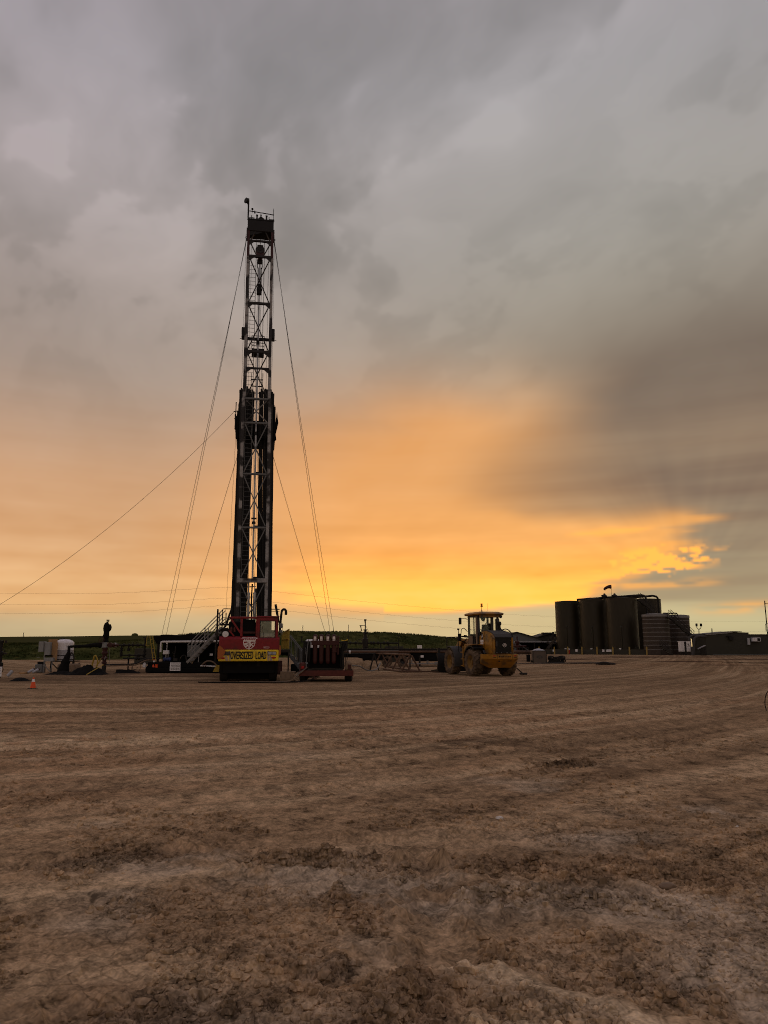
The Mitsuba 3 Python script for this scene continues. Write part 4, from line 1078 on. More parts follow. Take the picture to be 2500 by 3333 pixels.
for y in (0, 3.10):
    for s in (-1, 1):
        big_tyre(ld, s * 1.07, y, s)
ld.part('axle', [cyl((-.9, 0, .8), (.9, 0, .8), .16), cyl((-.9, 3.1, .8), (.9, 3.1, .8), .16), box(-.4, .4, -.3, 3.4, .62, 1.0, .05)], 'black_soft')
ld.part('frame', [box(-.5, .5, -1.2, 1.6, .75, 1.3, .04), box(-.42, .42, 1.6, 3.9, .7, 1.25, .05)], 'black_paint')
# counterweight: wide slab, sloped underneath, chamfered rear corners
cw = []
for z0, z1, yr in ((1.02, 1.28, -1.88),):
    cw.append(prism([(-1.14, -1.35), (-1.14, -1.05), (1.14, -1.05), (1.14, -1.35), (.80, yr), (-.80, yr)], z0, z1, 'xy'))
low = trimesh.convex.convex_hull(np.array([(-1.14, -1.35, 1.02), (-1.14, -.95, 1.02), (1.14, -.95, 1.02), (1.14, -1.35, 1.02), (.80, -1.87, 1.02), (-.80, -1.87, 1.02), (-1.12, -.98, .74), (1.12, -.98, .74), (-.62, -1.32, .50), (.62, -1.32, .50), (-.62, -1.0, .50), (.62, -1.0, .50)]))
cwk = ld.part('counterweight', cw + [low], 'loader_yellow', smooth=20)
ld.part('seam', [box(-.475, -.455, -1.886, -1.80, 1.03, 1.29), box(.455, .475, -1.886, -1.80, 1.03, 1.29)], 'black_paint', under=cwk)
ld.part('slot', [box(-.36, -.24, -1.76, -1.60, .86, .93), box(.24, .52, -1.76, -1.60, .88, .95)], 'black_paint', under=cwk)
ld.part('name_plate', box(-.41, .40, -1.888, -1.87, 1.07, 1.22), 'loader_yellow', under=cwk)
for x in (-.33, .33):
    ld.part('tail_lamp', lathe([(0, .02), (.04, .015), (.045, 0)], 14, (x, -1.886, 1.145), (0, -1, 0)), 'black_paint', under=cwk)
words('JOHN DEERE', .085, -.26, .26, 1.10, -1.891, 'letter_black', cwk, ld)
for x in (-.66, .66):
    ld.part('tail_lamp', box(x - .06, x + .06, -1.89, -1.86, 1.16, 1.23, .008), 'tail_red', 'red tail lamp', cwk)
    words('544K', .05, x - .09, x + .09, 1.07, -1.883, 'letter_black', cwk, ld, name='model_lettering')
# hood
side = [(-1.70, 1.30), (-1.72, 2.20), (-1.55, 2.38), (-1.15, 2.52), (-.55, 2.60), (-.25, 2.58), (-.10, 2.38), (.12, 2.30), (.12, 1.75), (-.45, 1.62), (-.75, 1.30)]
hood = ld.part('hood', prism(side, -.62, .62, 'yz'), 'loader_yellow', smooth=25)
top = [(-1.72, 2.22), (-1.56, 2.42), (-1.15, 2.57), (-.5, 2.66), (.05, 2.66), (.05, 2.5), (-.5, 2.5), (-1.15, 2.42), (-1.5, 2.28)]
ld.part('hood_top', prism(top, -.52, .60, 'yz'), 'grey_paint' if False else 'glove_grey', 'dark grey top of the hood', hood, smooth=25)
ld.part('side_seam', box(-.632, -.62, -.60, -.58, 1.32, 2.58), 'black_paint', under=hood)
ld.part('side_panel', prism([(-1.62, 1.36), (-1.64, 2.18), (-1.3, 2.42), (-1.16, 2.42), (-1.16, 1.36)], -.645, -.62, 'yz'), 'loader_yellow', under=hood)
ld.part('warning_plate', [box(-.63, -.62, -.42, -.02, 1.96, 2.10), box(-.63, -.62, -.40, -.04, 1.84, 1.94)], 'white_plastic', 'pale notice on the hood side', hood)


def deer(k=1.0):
    from shapely.geometry import Polygon
    p = [(-.42, -.30), (-.28, -.12), (-.34, .02), (-.22, .16), (-.02, .14), (.12, .28), (.10, .48), (.17, .36), (.20, .50), (.24, .34), (.34, .30), (.26, .22), (.24, .06), (.40, -.06), (.46, -.24), (.34, -.10), (.14, -.08), (-.08, -.04), (-.20, -.20)]
    return Polygon([(x * k, y * k) for x, y in p]).buffer(.01 * k)


from shapely.geometry import Point
from shapely import affinity
oval = affinity.scale(Point(0, 0).buffer(1, 24), .155, .20)
ov = prism(oval, -.005, 0)
ov.apply_transform(np.array([[0, 1, 0, -.622], [-1, 0, 0, -.28], [0, 0, 1, 2.30], [0, 0, 0, 1.0]]))
badge = ld.part('badge', ov, 'letter_black', 'black oval badge with a pale leaping deer', hood)
dm = prism(affinity.scale(deer(.30), .8, 1, origin=(0, 0)), -.004, 0)
dm.apply_transform(np.array([[0, 1, 0, -.629], [-1, 0, 0, -.28], [0, 0, 1, 2.29], [0, 0, 0, 1.0]]))
ld.part('badge_deer', dm, 'letter_white', under=hood)
gr_ = ld.part('grille', box(-.50, .50, -1.76, -1.70, 1.32, 2.26, .02), 'black_paint', 'black rear grille with a round leaping deer badge')
slats = [bar((-.46, -1.768, z), (.46, -1.768, z), .012, .02, (0, 1, 0)) for z in np.arange(1.40, 2.2, .05)]
ld.part('grille_slats', slats, 'black_paint', under=gr_, stuff=True)
ld.part('grille_frame', box(.56, .61, -1.77, -1.70, 1.31, 2.22, .01), 'loader_yellow', under=gr_)
ld.part('grille_frame', box(-.62, -.56, -1.765, -1.69, 1.31, 2.20, .01), 'loader_yellow', under=gr_)
ld.part('grille_hinge', box(-.47, -.40, -1.785, -1.76, 1.72, 2.0, .01), 'glove_grey', under=gr_)
sq = prism(Point(0, 0).buffer(.115, 24).difference(Point(0, 0).buffer(.098, 24)).union(deer(.17)), -1.788, -1.780)
sq.apply_translation((.05, 0, 1.79))
ld.part('badge_deer', sq, 'letter_white', under=gr_)
ld.part('bolt', [box(x - .02, x + .02, -1.78, -1.76, z - .02, z + .02) for x in (-.45, -.15, .2, .45) for z in (1.36,)] + [box(.44, .47, -1.78, -1.76, z, z + .03) for z in (1.7, 2.05)], 'aluminium', under=gr_)
ld.part('hood_rail', [tube(curve([(.50, -.55, 2.66), (.55, -1.0, 2.72), (.58, -1.4, 2.62), (.60, -1.68, 2.40), (.60, -1.74, 2.25)]), .028, 6), tube(curve([(.20, -.75, 2.66), (.22, -1.1, 2.70), (.24, -1.35, 2.60)]), .02, 6)] + [bar((.57, y, 2.45), (.57, y, 2.66), .03) for y in (-.9, -1.4)], 'black_paint', under=hood)
ld.part('air_cleaner', [cyl((.42, -.45, 2.6), (.42, -.45, 3.0), .08, 14), lathe([(0, 3.16), (.11, 3.16), (.13, 3.10), (.13, 3.0), (.09, 2.94), (0, 2.94)], 18, (.42, -.45, 0))], 'black_paint', 'black intake stack standing on the hood')
ld.part('stack_cover', prism([(-.9, 2.5), (-.35, 2.62), (-.05, 3.35), (.15, 3.35), (.15, 2.5)], .46, .62, 'yz'), 'glove_grey', smooth=20)
# rear fender, steps, front fender
fen = [(.98 * math.cos(a), .80 + .98 * math.sin(a)) for a in np.linspace(.25, 2.15, 12)]
fin = [(.90 * math.cos(a), .80 + .90 * math.sin(a)) for a in np.linspace(2.15, .25, 12)]
for s in (-1, 1):
    ld.part('rear_fender', prism(fen + fin, s * 1.0 - .33, s * 1.0 + .33, 'yz'), 'black_paint')
    ld.part('fender_top', box(s * 1.0 - .34, s * 1.0 + .34, -.42, .72, 1.79, 1.85, .02), 'loader_yellow')
    ff = [(3.1 + .95 * math.cos(a), .80 + .95 * math.sin(a)) for a in np.linspace(1.2, 3.45, 14)]
    fi = [(3.1 + .89 * math.cos(a), .80 + .89 * math.sin(a)) for a in np.linspace(3.45, 1.2, 14)]
    ld.part('front_fender', prism(ff + fi, s * 1.02 - .34, s * 1.02 + .34, 'yz'), 'glove_grey', 'dark grey mudguard behind the front wheel' if s < 0 else None)
    ld.part('step', [box(s * .95 - .25, s * .95 + .25, 1.28, 1.62, z, z + .05) for z in (.55, .95, 1.35)] + [box(s * 1.15 - .03, s * 1.15 + .03, 1.25, 1.35, .5, 1.75)], 'loader_yellow')
# front frame, arms and carriage
ld.part('front_frame', [prism([(2.3, 1.0), (2.35, 1.85), (2.7, 2.2), (3.2, 2.15), (3.5, 1.2), (3.5, .8), (2.3, .8)], -.45, .45, 'yz')], 'loader_yellow')
for s in (-1, 1):
    ld.part('lift_arm', prism([(2.7, 2.05), (3.2, 2.12), (4.6, 1.1), (5.3, .55), (5.2, .35), (4.3, .75), (3.1, 1.65)], s * .55 - .06, s * .55 + .06, 'yz'), 'loader_yellow')
    ld.part('lift_cylinder', cyl((s * .4, 2.6, 1.0), (s * .45, 4.3, .95), .07), 'chrome')
    ld.part('work_lamp', [box(s * .9 - .10, s * .9 + .10, 2.45, 2.60, 2.12, 2.30, .02), bar((s * .45, 2.5, 1.95), (s * .9, 2.5, 2.1), .05)], 'black_paint')
ld.part('bucket', [prism([(5.1, .12), (6.3, .10), (6.3, .16), (5.25, .25), (5.05, .8), (5.3, 1.25), (5.2, 1.30), (4.98, .8)], -1.3, 1.3, 'yz')], 'black_paint')
ld.part('hose', [tube(curve([(-.5, 2.0, 2.3), (-.62, 2.3, 2.0), (-.55, 2.6, 1.75), (-.48, 2.5, 2.1)]), .025, 6), tube(curve([(-.6, 1.9, 2.0), (-.75, 2.2, 1.6), (-.7, 2.6, 1.5)]), .022, 6)], 'black_paint')
# cab
cz0, cz1, cx = 1.85, 3.58, .70
cabk = ld.part('cab', [box(-cx, cx, .12, 1.60, cz0 - .35, cz0 + .05, .02), box(-cx, cx, .12, .20, cz0, 2.52, .01)], 'black_paint', 'black cab with glass all round')
for x in (-cx + .05, cx - .09):
    ld.part('pillar', box(x - .04, x + .08, .12, .22, cz0, cz1), 'glove_grey', under=cabk)
    ld.part('pillar', box(x - .03, x + .07, 1.48, 1.60, cz0, cz1), 'glove_grey', under=cabk)
    ld.part('pillar', box(x - .0, x + .05, .80, .86, cz0, cz1), 'glove_grey', under=cabk)
ld.part('pillar', box(.16, .30, .12, .20, 2.5, cz1), 'glove_grey', under=cabk)
ld.part('header', box(-cx, cx, .12, 1.6, cz1 - .12, cz1, .01), 'black_paint', under=cabk)
ld.part('door', box(-cx - .02, -cx + .03, .90, 1.46, cz0, 2.35, .01), 'tan_plastic', 'dusty lower door panel', cabk)
ld.part('door_frame', box(-cx - .03, -cx + .02, .22, .40, cz0 - .1, cz1 - .1, .01), 'tan_plastic', under=cabk)


def pane(p0, p1, p2, p3):
    return trimesh.Trimesh(np.array([p0, p1, p2, p3], float), np.array([[0, 1, 2], [0, 2, 3]]), process=False)


ld.part('rear_window', pane((-.58, .16, 2.52), (.58, .16, 2.52), (.58, .16, 3.46), (-.58, .16, 3.46)), 'cab_glass', under=cabk, smooth=False)
ld.part('windscreen', pane((-.62, 1.55, 2.0), (.62, 1.55, 2.0), (.62, 1.55, 3.46), (-.62, 1.55, 3.46)), 'cab_glass', under=cabk, smooth=False)
for s in (-1, 1):
    ld.part('side_window', pane((s * .69, .26, 2.3), (s * .69, 1.48, 2.3), (s * .69, 1.48, 3.46), (s * .69, .26, 3.46)), 'cab_glass', under=cabk, smooth=False)
ld.part('seat', [box(-.26, .26, .45, .58, 2.2, 3.02, .05), box(-.26, .26, .5, 1.0, 2.15, 2.32, .04), box(.20, .36, .42, .56, 2.3, 3.1, .03)], 'black_soft', under=cabk)
ld.part('steering_wheel', [torus((0, 1.22, 2.62), (0, -.6, .8), .19, .02), cyl((0, 1.25, 2.6), (0, 1.45, 2.2), .05), box(-.38, -.28, .9, 1.2, 2.3, 2.66, .03)], 'black_soft', under=cabk)
ld.part('wiper', [bar((-.50, .14, 2.66), (.02, .14, 3.30), .025), bar((-.50, 1.5, 2.72), (-.62, 1.5, 2.72), .03)], 'black_paint', under=cabk)
ld.part('console', box(-.6, .6, 1.36, 1.52, 1.9, 2.46, .02), 'black_soft', under=cabk)
ld.part('sun_blind', prism([(-.16, 3.46), (.20, 3.46), (.10, 3.2), (-.05, 3.26)], .9, .95), 'black_paint', under=cabk)
roof = trimesh.convex.convex_hull(np.array([(sx * a, b, z) for sx in (-1, 1) for a, b, z in ((.86, -.28, 3.64), (.86, 1.78, 3.64), (.80, -.20, 3.56), (.80, 1.7, 3.56), (.80, -.2, 3.70), (.80, 1.66, 3.70), (.60, 0, 3.77), (.60, 1.5, 3.77))]))
rk = ld.part('cab_roof', [roof, box(-.66, .66, -.12, .0, 3.44, 3.58, .02)], 'loader_yellow', smooth=20)
ld.part('rear_lamp', [box(-.62, -.48, -.14, -.05, 3.42, 3.54, .02)], 'glove_grey', under=rk)
ld.part('rear_lamp', [lathe([(0, -.08), (.08, -.06), (.10, .03), (0, .05)], 16, (.70, -.10, 3.48), (.2, -1, 0)), bar((.62, -.02, 3.5), (.75, -.1, 3.56), .04)], 'black_paint', under=rk)
ld.part('beacon', [cyl((-.34, .3, 3.80), (-.34, .3, 4.06), .018, 8), box(-.38, -.30, .26, .34, 3.80, 3.84)], 'black_paint', under=rk)
ld.part('beacon_lens', [cyl((-.34, .3, 4.06), (-.34, .3, 4.10), .075, 14), cyl((-.34, .3, 4.10), (-.34, .3, 4.24), .06, 14), cyl((-.34, .3, 4.24), (-.34, .3, 4.26), .065, 14)], 'amber', 'amber beacon on a stem', rk)
ld.part('antenna', tube([(.22, .6, 3.82), (.18, .6, 4.30)], .008, 5), 'black_paint', under=rk)
ld.part('mirror', [box(-1.24, -1.06, 1.66, 1.74, 3.05, 3.46, .03), tube(bend([(-.70, 1.6, 3.36), (-.85, 1.68, 3.42), (-1.12, 1.70, 3.42)], .05), .02, 6)], 'black_paint', 'mirror on an arm left of the cab')
ld.part('handrail', [tube(bend([(-.78, 1.55, 2.05), (-1.18, 1.62, 2.05), (-1.12, 1.62, 2.75), (-.95, 1.62, 2.85), (-.74, 1.55, 2.60)], .10), .02, 6), tube([(-1.16, 1.62, 2.35), (-.72, 1.55, 2.30)], .016, 6), tube([(-1.2, 1.9, 1.4), (-1.18, 1.9, 2.5), (-1.2, 1.9, 2.78)], .025, 6), box(-1.26, -1.14, 1.86, 1.94, 2.72, 2.80), box(-1.22, -1.02, 1.85, 1.95, 2.05, 2.5, .03)], 'black_paint')
ld.part('side_tank', box(-.95, -.55, .85, 1.65, 1.25, 1.85, .04), 'loader_yellow')

# ------------------------------------------------------------------ left: pump unit, manifold, wellhead, plastic tank, cones, signs
# X of a pixel column at 50 m: (px - 1250) / 48.9
pu = Thing('pump_unit', 'long black skid mounted pump unit with a white pipe along its top', 'pump unit', place(.32, 0, 0))
pu.part('skid', [box(-16.0, -11.2, 49.5, 52.6, .02, .34, .04), box(-15.9, -9.9, 49.6, 52.6, .34, .70, .03), cyl((-15.75, 49.45, .25), (-15.75, 52.6, .25), .24, 14)], 'black_soft')
hood_pts = []
for x, z in zip(np.linspace(-15.75, -10.2, 20), 2.48 + .05 * np.sin(np.linspace(0, 17, 20)) + .03 * np.cos(np.linspace(0, 31, 20))):
    e = .22 if x > -15.5 else .0
    hood_pts.append((x, z - (.10 if x < -15.3 else 0)))
pu.part('cover', prism([(-10.2, 1.9), (-15.55, 1.9), (-15.72, 2.2)] + hood_pts, 50.1, 52.4), 'black_soft', 'lumpy black cover over the top of the pump unit', smooth=25)
pu.part('back_wall', box(-15.6, -10.2, 51.8, 52.4, .7, 1.9), 'black_soft')
for x in (-15.45, -13.2, -11.6, -10.4):
    pu.part('column', box(x - .06, x + .06, 50.2, 50.35, .7, 1.9), 'black_paint')
pu.part('white_pipe', tube(bend([(-15.18, 49.9, 1.35), (-15.18, 49.9, 2.02), (-9.9, 49.9, 2.07)], .12), .065, 10), 'white_paint', 'white pipe running along the top of the pump unit')
for x in (-14.78, -13.1, -11.45):
    pu.part('pipe_bracket', [box(x - .05, x + .05, 49.86, 49.96, 1.88, 2.0), bar((x, 49.95, 1.4), (x, 49.95, 1.9), .03)], 'white_paint')
pu.part('pump', [cyl((-14.95, 49.9, .88), (-14.45, 49.9, .88), .11, 14), cyl((-14.92, 49.9, .88), (-14.84, 49.9, .88), .15, 14), cyl((-14.55, 49.9, .88), (-14.48, 49.9, .88), .15, 14)], 'blue_paint', 'blue pump body')
pu.part('meter_box', [box(-14.98, -14.60, 49.75, 50.0, 1.20, 1.46, .03)], 'white_plastic', 'small white meter box')
pu.part('meter_stem', [cyl((-14.8, 49.88, .98), (-14.8, 49.88, 1.2), .05), cyl((-14.65, 49.88, .98), (-14.65, 49.88, 1.18), .03)], 'aluminium')
pu.part('valves', [cyl((-14.25, 49.9, .75), (-14.25, 49.9, 1.3), .04), torus((-14.25, 49.8, 1.3), (0, 1, 0), .08, .015), box(-14.3, -14.0, 49.8, 50.0, .75, .95, .02), cyl((-14.2, 49.9, 1.3), (-14.2, 49.9, 1.75), .03), tube(curve([(-13.9, 49.9, .75), (-13.7, 49.8, 1.1), (-13.5, 49.9, 1.1), (-13.4, 49.8, .8)]), .04, 6), tube(curve([(-13.2, 49.8, .72), (-13.05, 49.8, 1.2), (-12.9, 49.9, .8)]), .05, 6)], 'dark_steel')
pu.part('grey_panel', box(-13.35, -12.55, 49.7, 49.74, 1.05, 1.80, .005), 'grey_paint', 'grey sheet panel behind the stairs')
pu.part('panel_leg', box(-12.62, -12.56, 49.72, 49.78, .7, 1.1), 'aluminium')
pu.part('plate', box(-11.95, -11.75, 50.12, 50.15, 1.12, 1.25), 'white_plastic')
pu.part('suction_hose', tube(curve([(-12.4, 49.6, .42), (-12.0, 49.5, .75), (-11.6, 49.5, .72), (-11.3, 49.6, .45)]), .05, 7), 'tan_plastic')
pu.part('discharge_pipe', cyl((-12.4, 49.55, .46), (-10.9, 49.55, .40), .05, 8), 'white_plastic')
pu.part('hand_wheel', torus((-12.1, 49.4, .5), (0, 1, 0), .10, .022), 'rusty_red')
pu.part('outrigger', bar((-12.95, 49.5, .62), (-12.8, 49.5, 1.0), .06), 'wood')
yl = Thing('yellow_ladder', 'yellow ladder leaning on the left end of the black pump unit', 'ladder', place(.52, 0, 0))
l0, l1 = V(-15.75, 49.6, .80), V(-16.05, 49.6, 2.38)
for d in (0, .18):
    yl.part('rail', tube([l0 + (d, 0, 0), l1 + (d, 0, 0)], .022, 6), 'rail_yellow')
for i in range(5):
    p = l0 + (l1 - l0) * (.12 + .19 * i)
    yl.part('rung', tube([p, p + (.18, 0, 0)], .016, 6), 'rail_yellow')
yl.part('hoop', tube(bend([(-16.05, 49.6, 1.75), (-16.28, 49.6, 1.75), (-16.22, 49.6, 2.40), (-15.9, 49.6, 2.40)], .05), .018, 6), 'rail_yellow')


def notice(name, label, x0, x1, y, z0, z1, legs, seed):
    t = Thing(name, label, 'sign')
    t.part('board', box(x0, x1, y, y + .02, z0, z1, .004), 'white_plastic')
    g = np.random.default_rng(seed)
    w = x1 - x0
    for i in range(5):
        z = z1 - (z1 - z0) * (.18 + .165 * i)
        x = x0 + w * g.uniform(.1, .18)
        while x < x1 - .14 * w:
            l = w * g.uniform(.07, .18)
            t.part('print', box(x, min(x + l, x1 - .07 * w), y - .004, y + .001, z - .018, z + .018), 'glove_grey', under=t.key + '__board', smooth=False)
            x += l + .03 * w
    for x in legs:
        t.part('leg', tube([(x, y + .03, z1 - .02), (x + .01, y + .05, .0)], .014, 6), 'dark_steel')
    return t


notice('notice_board', 'white notice board standing in front of the black pump unit', -13.82, -13.14, 48.6, .16, .70, (-13.78, -13.18), 3)
notice('notice_board', 'white notice board cut off by the left edge of the photo', -20.95, -20.08, 39.6, .16, .66, (-20.18,), 4)


def cone(x, y, h, label, group=None, z=0.0):
    t = Thing('traffic_cone', label, 'traffic cone', place(x, y, 8, z), group)
    k = h / .46
    t.part('base', box(-.17 * k, .17 * k, -.17 * k, .17 * k, 0, .025 * k, .01), 'black_paint')
    t.part('body', lathe([(.115 * k, .025 * k), (.027 * k, .44 * k), (.02 * k, .46 * k), (0, .46 * k)], 24), 'orange_vinyl')
    pr = lambda z: (.115 - (.088) * (z - .025) / .415) * k + .003
    t.part('reflective_band', lathe([(pr(.27), .27 * k), (pr(.385), .385 * k), (pr(.385) - .004, .386 * k)], 24), 'white_plastic')


cone(-14.52, 31.3, .46, 'orange cone with a white band standing alone in the left foreground')
cone(-15.52, 49.75, .34, 'small orange cone left of its group by the black pump unit', None, .34)
cone(-15.20, 49.7, .56, 'tallest orange cone of the group by the black pump unit', None, .34)
single('orange_bucket', lathe([(0, .0), (.08, 0), (.10, .22), (.09, .22), (.07, .03), (0, .03)], 18, (-14.98, 49.6, .34)), 'orange_vinyl', 'small orange bucket right of the cones on the black skid', 'bucket')
single('white_jug', lathe([(0, .0), (.12, 0), (.12, .2), (.05, .28), (.05, .32), (0, .32)], 14, (-15.78, 49.6, .36)), 'white_plastic', 'white jug by the small cones at the pump unit', 'jug')

# pipe manifold between the wellhead and the pump unit
mf = Thing('pipe_manifold', 'black square loop of flanged pipes between the wellhead and the pump unit', 'pipework')
Yp = 50.0
PX = lambda px: (px - 1250) / 48.9


def hpipe(x0, x1, z, r=.045, fl=()):
    ms = [cyl((x0, Yp, z), (x1, Yp, z), r, 10)]
    for x in fl:
        ms.append(cyl((x - .05, Yp, z), (x + .05, Yp, z), r * 2.1, 12))
    return ms


def vpipe(x, z0, z1, r=.045, fl=()):
    ms = [cyl((x, Yp, z0), (x, Yp, z1), r, 10)]
    for z in fl:
        ms.append(cyl((x, Yp, z - .05), (x, Yp, z + .05), r * 2.1, 12))
    return ms


mf.part('upper_pipe', hpipe(-17.95, -15.9, 1.80, .05, (-17.75, -17.35, -17.0, -16.75, -16.4, -15.95)), 'black_paint')
mf.part('flange', cyl((-17.98, Yp, 1.80), (-17.85, Yp, 1.80), .16, 16), 'aluminium')
mf.part('riser', vpipe(-15.95, .72, 2.25, .055, (1.75, 1.4, 1.2, .95)) + [cyl((-16.1, Yp, 2.3), (-15.8, Yp, 2.3), .03), cyl((-15.95, Yp, 2.2), (-15.95, Yp, 2.32), .025)], 'black_paint')
mf.part('riser', vpipe(-17.5, 1.1, 1.80, .05, (1.58, 1.45, 1.28, 1.15)), 'black_paint')
mf.part('riser', vpipe(-17.02, 1.45, 1.80, .05, (1.55, 1.46)), 'black_paint')
mf.part('lower_pipe', hpipe(-17.55, -15.95, 1.14, .045, (-17.5, -16.95, -16.3, -16.0)), 'black_paint')
mf.part('feed_pipe', hpipe(-17.35, -14.9, .92, .045, (-17.0, -16.45, -16.3, -15.95)), 'black_paint')
mf.part('valve', [torus((-16.75, Yp - .12, 1.95), (0, 1, 0), .07, .015), cyl((-16.75, Yp, 1.8), (-16.75, Yp, 2.0), .02), bar((-16.62, Yp, 1.92), (-16.45, Yp, 2.02), .03), cyl((-16.45, Yp, .92), (-16.45, Yp, 1.12), .05)], 'dark_steel')
mf.part('stand', cyl((-17.0, Yp + .02, 0), (-17.0, Yp + .02, .92), .05, 10), 'black_paint')
mf.part('stand', cyl((-16.72, Yp, 0), (-16.72, Yp, .62), .03, 8), 'black_paint')
mf.part('bent_pipe', [tube(curve([(-16.7, Yp, .25), (-16.45, Yp, .22), (-16.35, Yp, .38)]), .018, 5), tube(curve([(-16.3, Yp, .02), (-16.15, Yp, .35), (-16.2, Yp, .55)]), .012, 5), cyl((-16.8, Yp, .55), (-16.62, Yp, .55), .03), box(-17.75, -17.3, Yp - .1, Yp + .1, 0, .22, .03), box(-17.2, -16.2, Yp - .08, Yp + .06, 0, .07, .02)], 'black_paint')
for k, z in enumerate((0, .10)):
    single('pump_hose', tube(curve([(-18.4, 49.4, .45 + z), (-17.2, 49.3, .50 + z * .6), (-16.3, 49.3, .52 + z), (-15.7, 49.4, .8 + z), (-15.2, 49.8, .88)]), .04, 7), 'dark_steel' if k else 'tan_plastic', 'black hose sagging from the tarp to the pump unit' if k else 'tan hose sagging just below the black hose by the pump unit', 'hose')

# wellhead wrapped in black
W = V(-17.85, 48.0, 0)
wh = Thing('wellhead', 'wellhead with its top wrapped in black cloth and red valves below', 'wellhead')
wh.part('wrapped_top', [tube(curve([W + (-.02, 0, 2.25), W + (.02, 0, 2.6), W + (-.02, 0, 2.85), W + (.0, 0, 3.1), W + (.04, 0, 3.26)], 4), np.interp(np.linspace(0, 1, 17), [0, .25, .5, .8, 1], [.20, .17, .19, .15, .05]), 12), tube(curve([W + (.15, 0, 2.72), W + (.25, -.05, 2.90), W + (.16, 0, 3.08)], 4), .10, 8)], 'black_soft', 'top bundled in black cloth')
wh.part('wrapped_top', [torus(W + (.06, 0, 3.32), (0, 1, 0), .06, .03, 12), box(W[0] - .02, W[0] + .14, W[1] - .04, W[1] + .04, 3.36, 3.41)], 'black_soft')
wh.part('hand_wheel', [torus(W + (-.18, -.25, 2.12), (.2, 1, 0), .19, .02)] + [bar(W + (-.18 - .18 * math.cos(a), -.25, 2.12 - .18 * math.sin(a)), W + (-.18 + .18 * math.cos(a), -.25, 2.12 + .18 * math.sin(a)), .02) for a in (.3, 1.9)], 'dark_red')
wh.part('bonnet', [lathe([(0, 2.0), (.20, 2.0), (.16, 2.15), (.14, 2.3), (0, 2.3)], 14, (W[0], W[1], 0))], 'black_soft')
wh.part('cross', box(W[0] - .20, W[0] + .13, W[1] - .18, W[1] + .18, 1.62, 2.0, .04), 'cabinet_grey', 'grey steel cross piece')
wh.part('side_valve', [lathe([(0, -.08), (.16, -.07), (.16, .07), (0, .08)], 16, W + (.33, -.05, 1.80), (0, 1, 0)), cyl(W + (.1, 0, 1.8), W + (.85, 0, 1.8), .06), cyl(W + (.5, 0, 1.8), W + (.58, 0, 1.8), .13)], 'dark_red')
wh.part('valve_stack', [lathe([(0, .5), (.10, .5), (.10, .62), (.17, .64), (.17, .72), (.12, .76), (.12, .9), (.19, .93), (.19, 1.02), (.13, 1.06), (.14, 1.22), (.20, 1.26), (.20, 1.34), (.15, 1.40), (.17, 1.62), (0, 1.62)], 16, (W[0], W[1], 0))], 'dark_red')
wh.part('casing', cyl(W, W + (0, 0, .52), .13, 14), 'dark_steel')
wh.part('hand_wheel', [torus(W + (-.22, -.22, .98), (.3, 1, 0), .13, .018)], 'dark_red')
wh.part('rod', [cyl(W + (.36, -.1, .5), W + (.34, -.1, 1.7), .015, 5), cyl(W + (.10, -.25, .9), W + (.16, -.25, 1.1), .03, 6)], 'aluminium')
arm = curve([W + (-.15, 0, 1.80), W + (-.7, 0, 1.80), W + (-1.2, 0, 1.74), W + (-1.9, 0, 1.72), W + (-2.35, 0, 1.70)], 6)
rg = np.random.default_rng(3)
sl = Thing('wrapped_flowline', 'flow line wrapped in black cloth bending from the wellhead down to the ground', 'pipe')
sl.part('sleeve', tube(arm, np.interp(np.linspace(0, 1, len(arm)), [0, .15, .5, .85, 1], [.20, .17, .12, .085, .075]) * (1 + .12 * rg.normal(0, 1, len(arm)).clip(-1, 1)), 10), 'black_soft')
leg = curve([W + (-2.32, 0, 1.72), W + (-2.32, 0, 1.35), W + (-2.40, 0, 1.05), W + (-2.50, 0, .6), W + (-2.62, 0, .02)], 6)
sl.part('sleeve', tube(leg, np.interp(np.linspace(0, 1, len(leg)), [0, .3, .55, .8, 1], [.08, .10, .20, .30, .36]) * (1 + .08 * rg.normal(0, 1, len(leg)).clip(-1, 1)), 12), 'black_soft')
sl.part('tie', bar(W + (-2.48, -.05, 1.74), W + (-2.2, -.05, 1.75), .03), 'black_paint')


def heap(x0, x1, y0, y1, h, seed, nx=28, ny=18):
    """A crumpled sheet lying over something."""
    xs, ys = np.linspace(x0, x1, nx), np.linspace(y0, y1, ny)
    X, Y = np.meshgrid(xs, ys, indexing='ij')
    u, v = (X - x0) / (x1 - x0) * 2 - 1, (Y - y0) / (y1 - y0) * 2 - 1
    b = np.clip(1 - (u ** 2) ** .9, 0, 1) * np.clip(1 - v ** 2, 0, 1)
    q = np.stack([X * 2.6, Y * 2.6, 0 * X + seed], -1)
    ridge = 1 - np.abs(meshkit.fbm(q, 3, seed) - .5) * 4
    Z = h * b * (.62 + .55 * ridge) + .01
    i, j = np.meshgrid(np.arange(nx - 1), np.arange(ny - 1), indexing='ij')
    f = np.stack([i * ny + j, (i + 1) * ny + j, (i + 1) * ny + j + 1, i * ny + j + 1], -1).reshape(-1, 4)
    return trimesh.Trimesh(np.stack([X, Y, Z], -1).reshape(-1, 3), np.vstack([f[:, [0, 1, 2]], f[:, [0, 2, 3]]]), process=False)


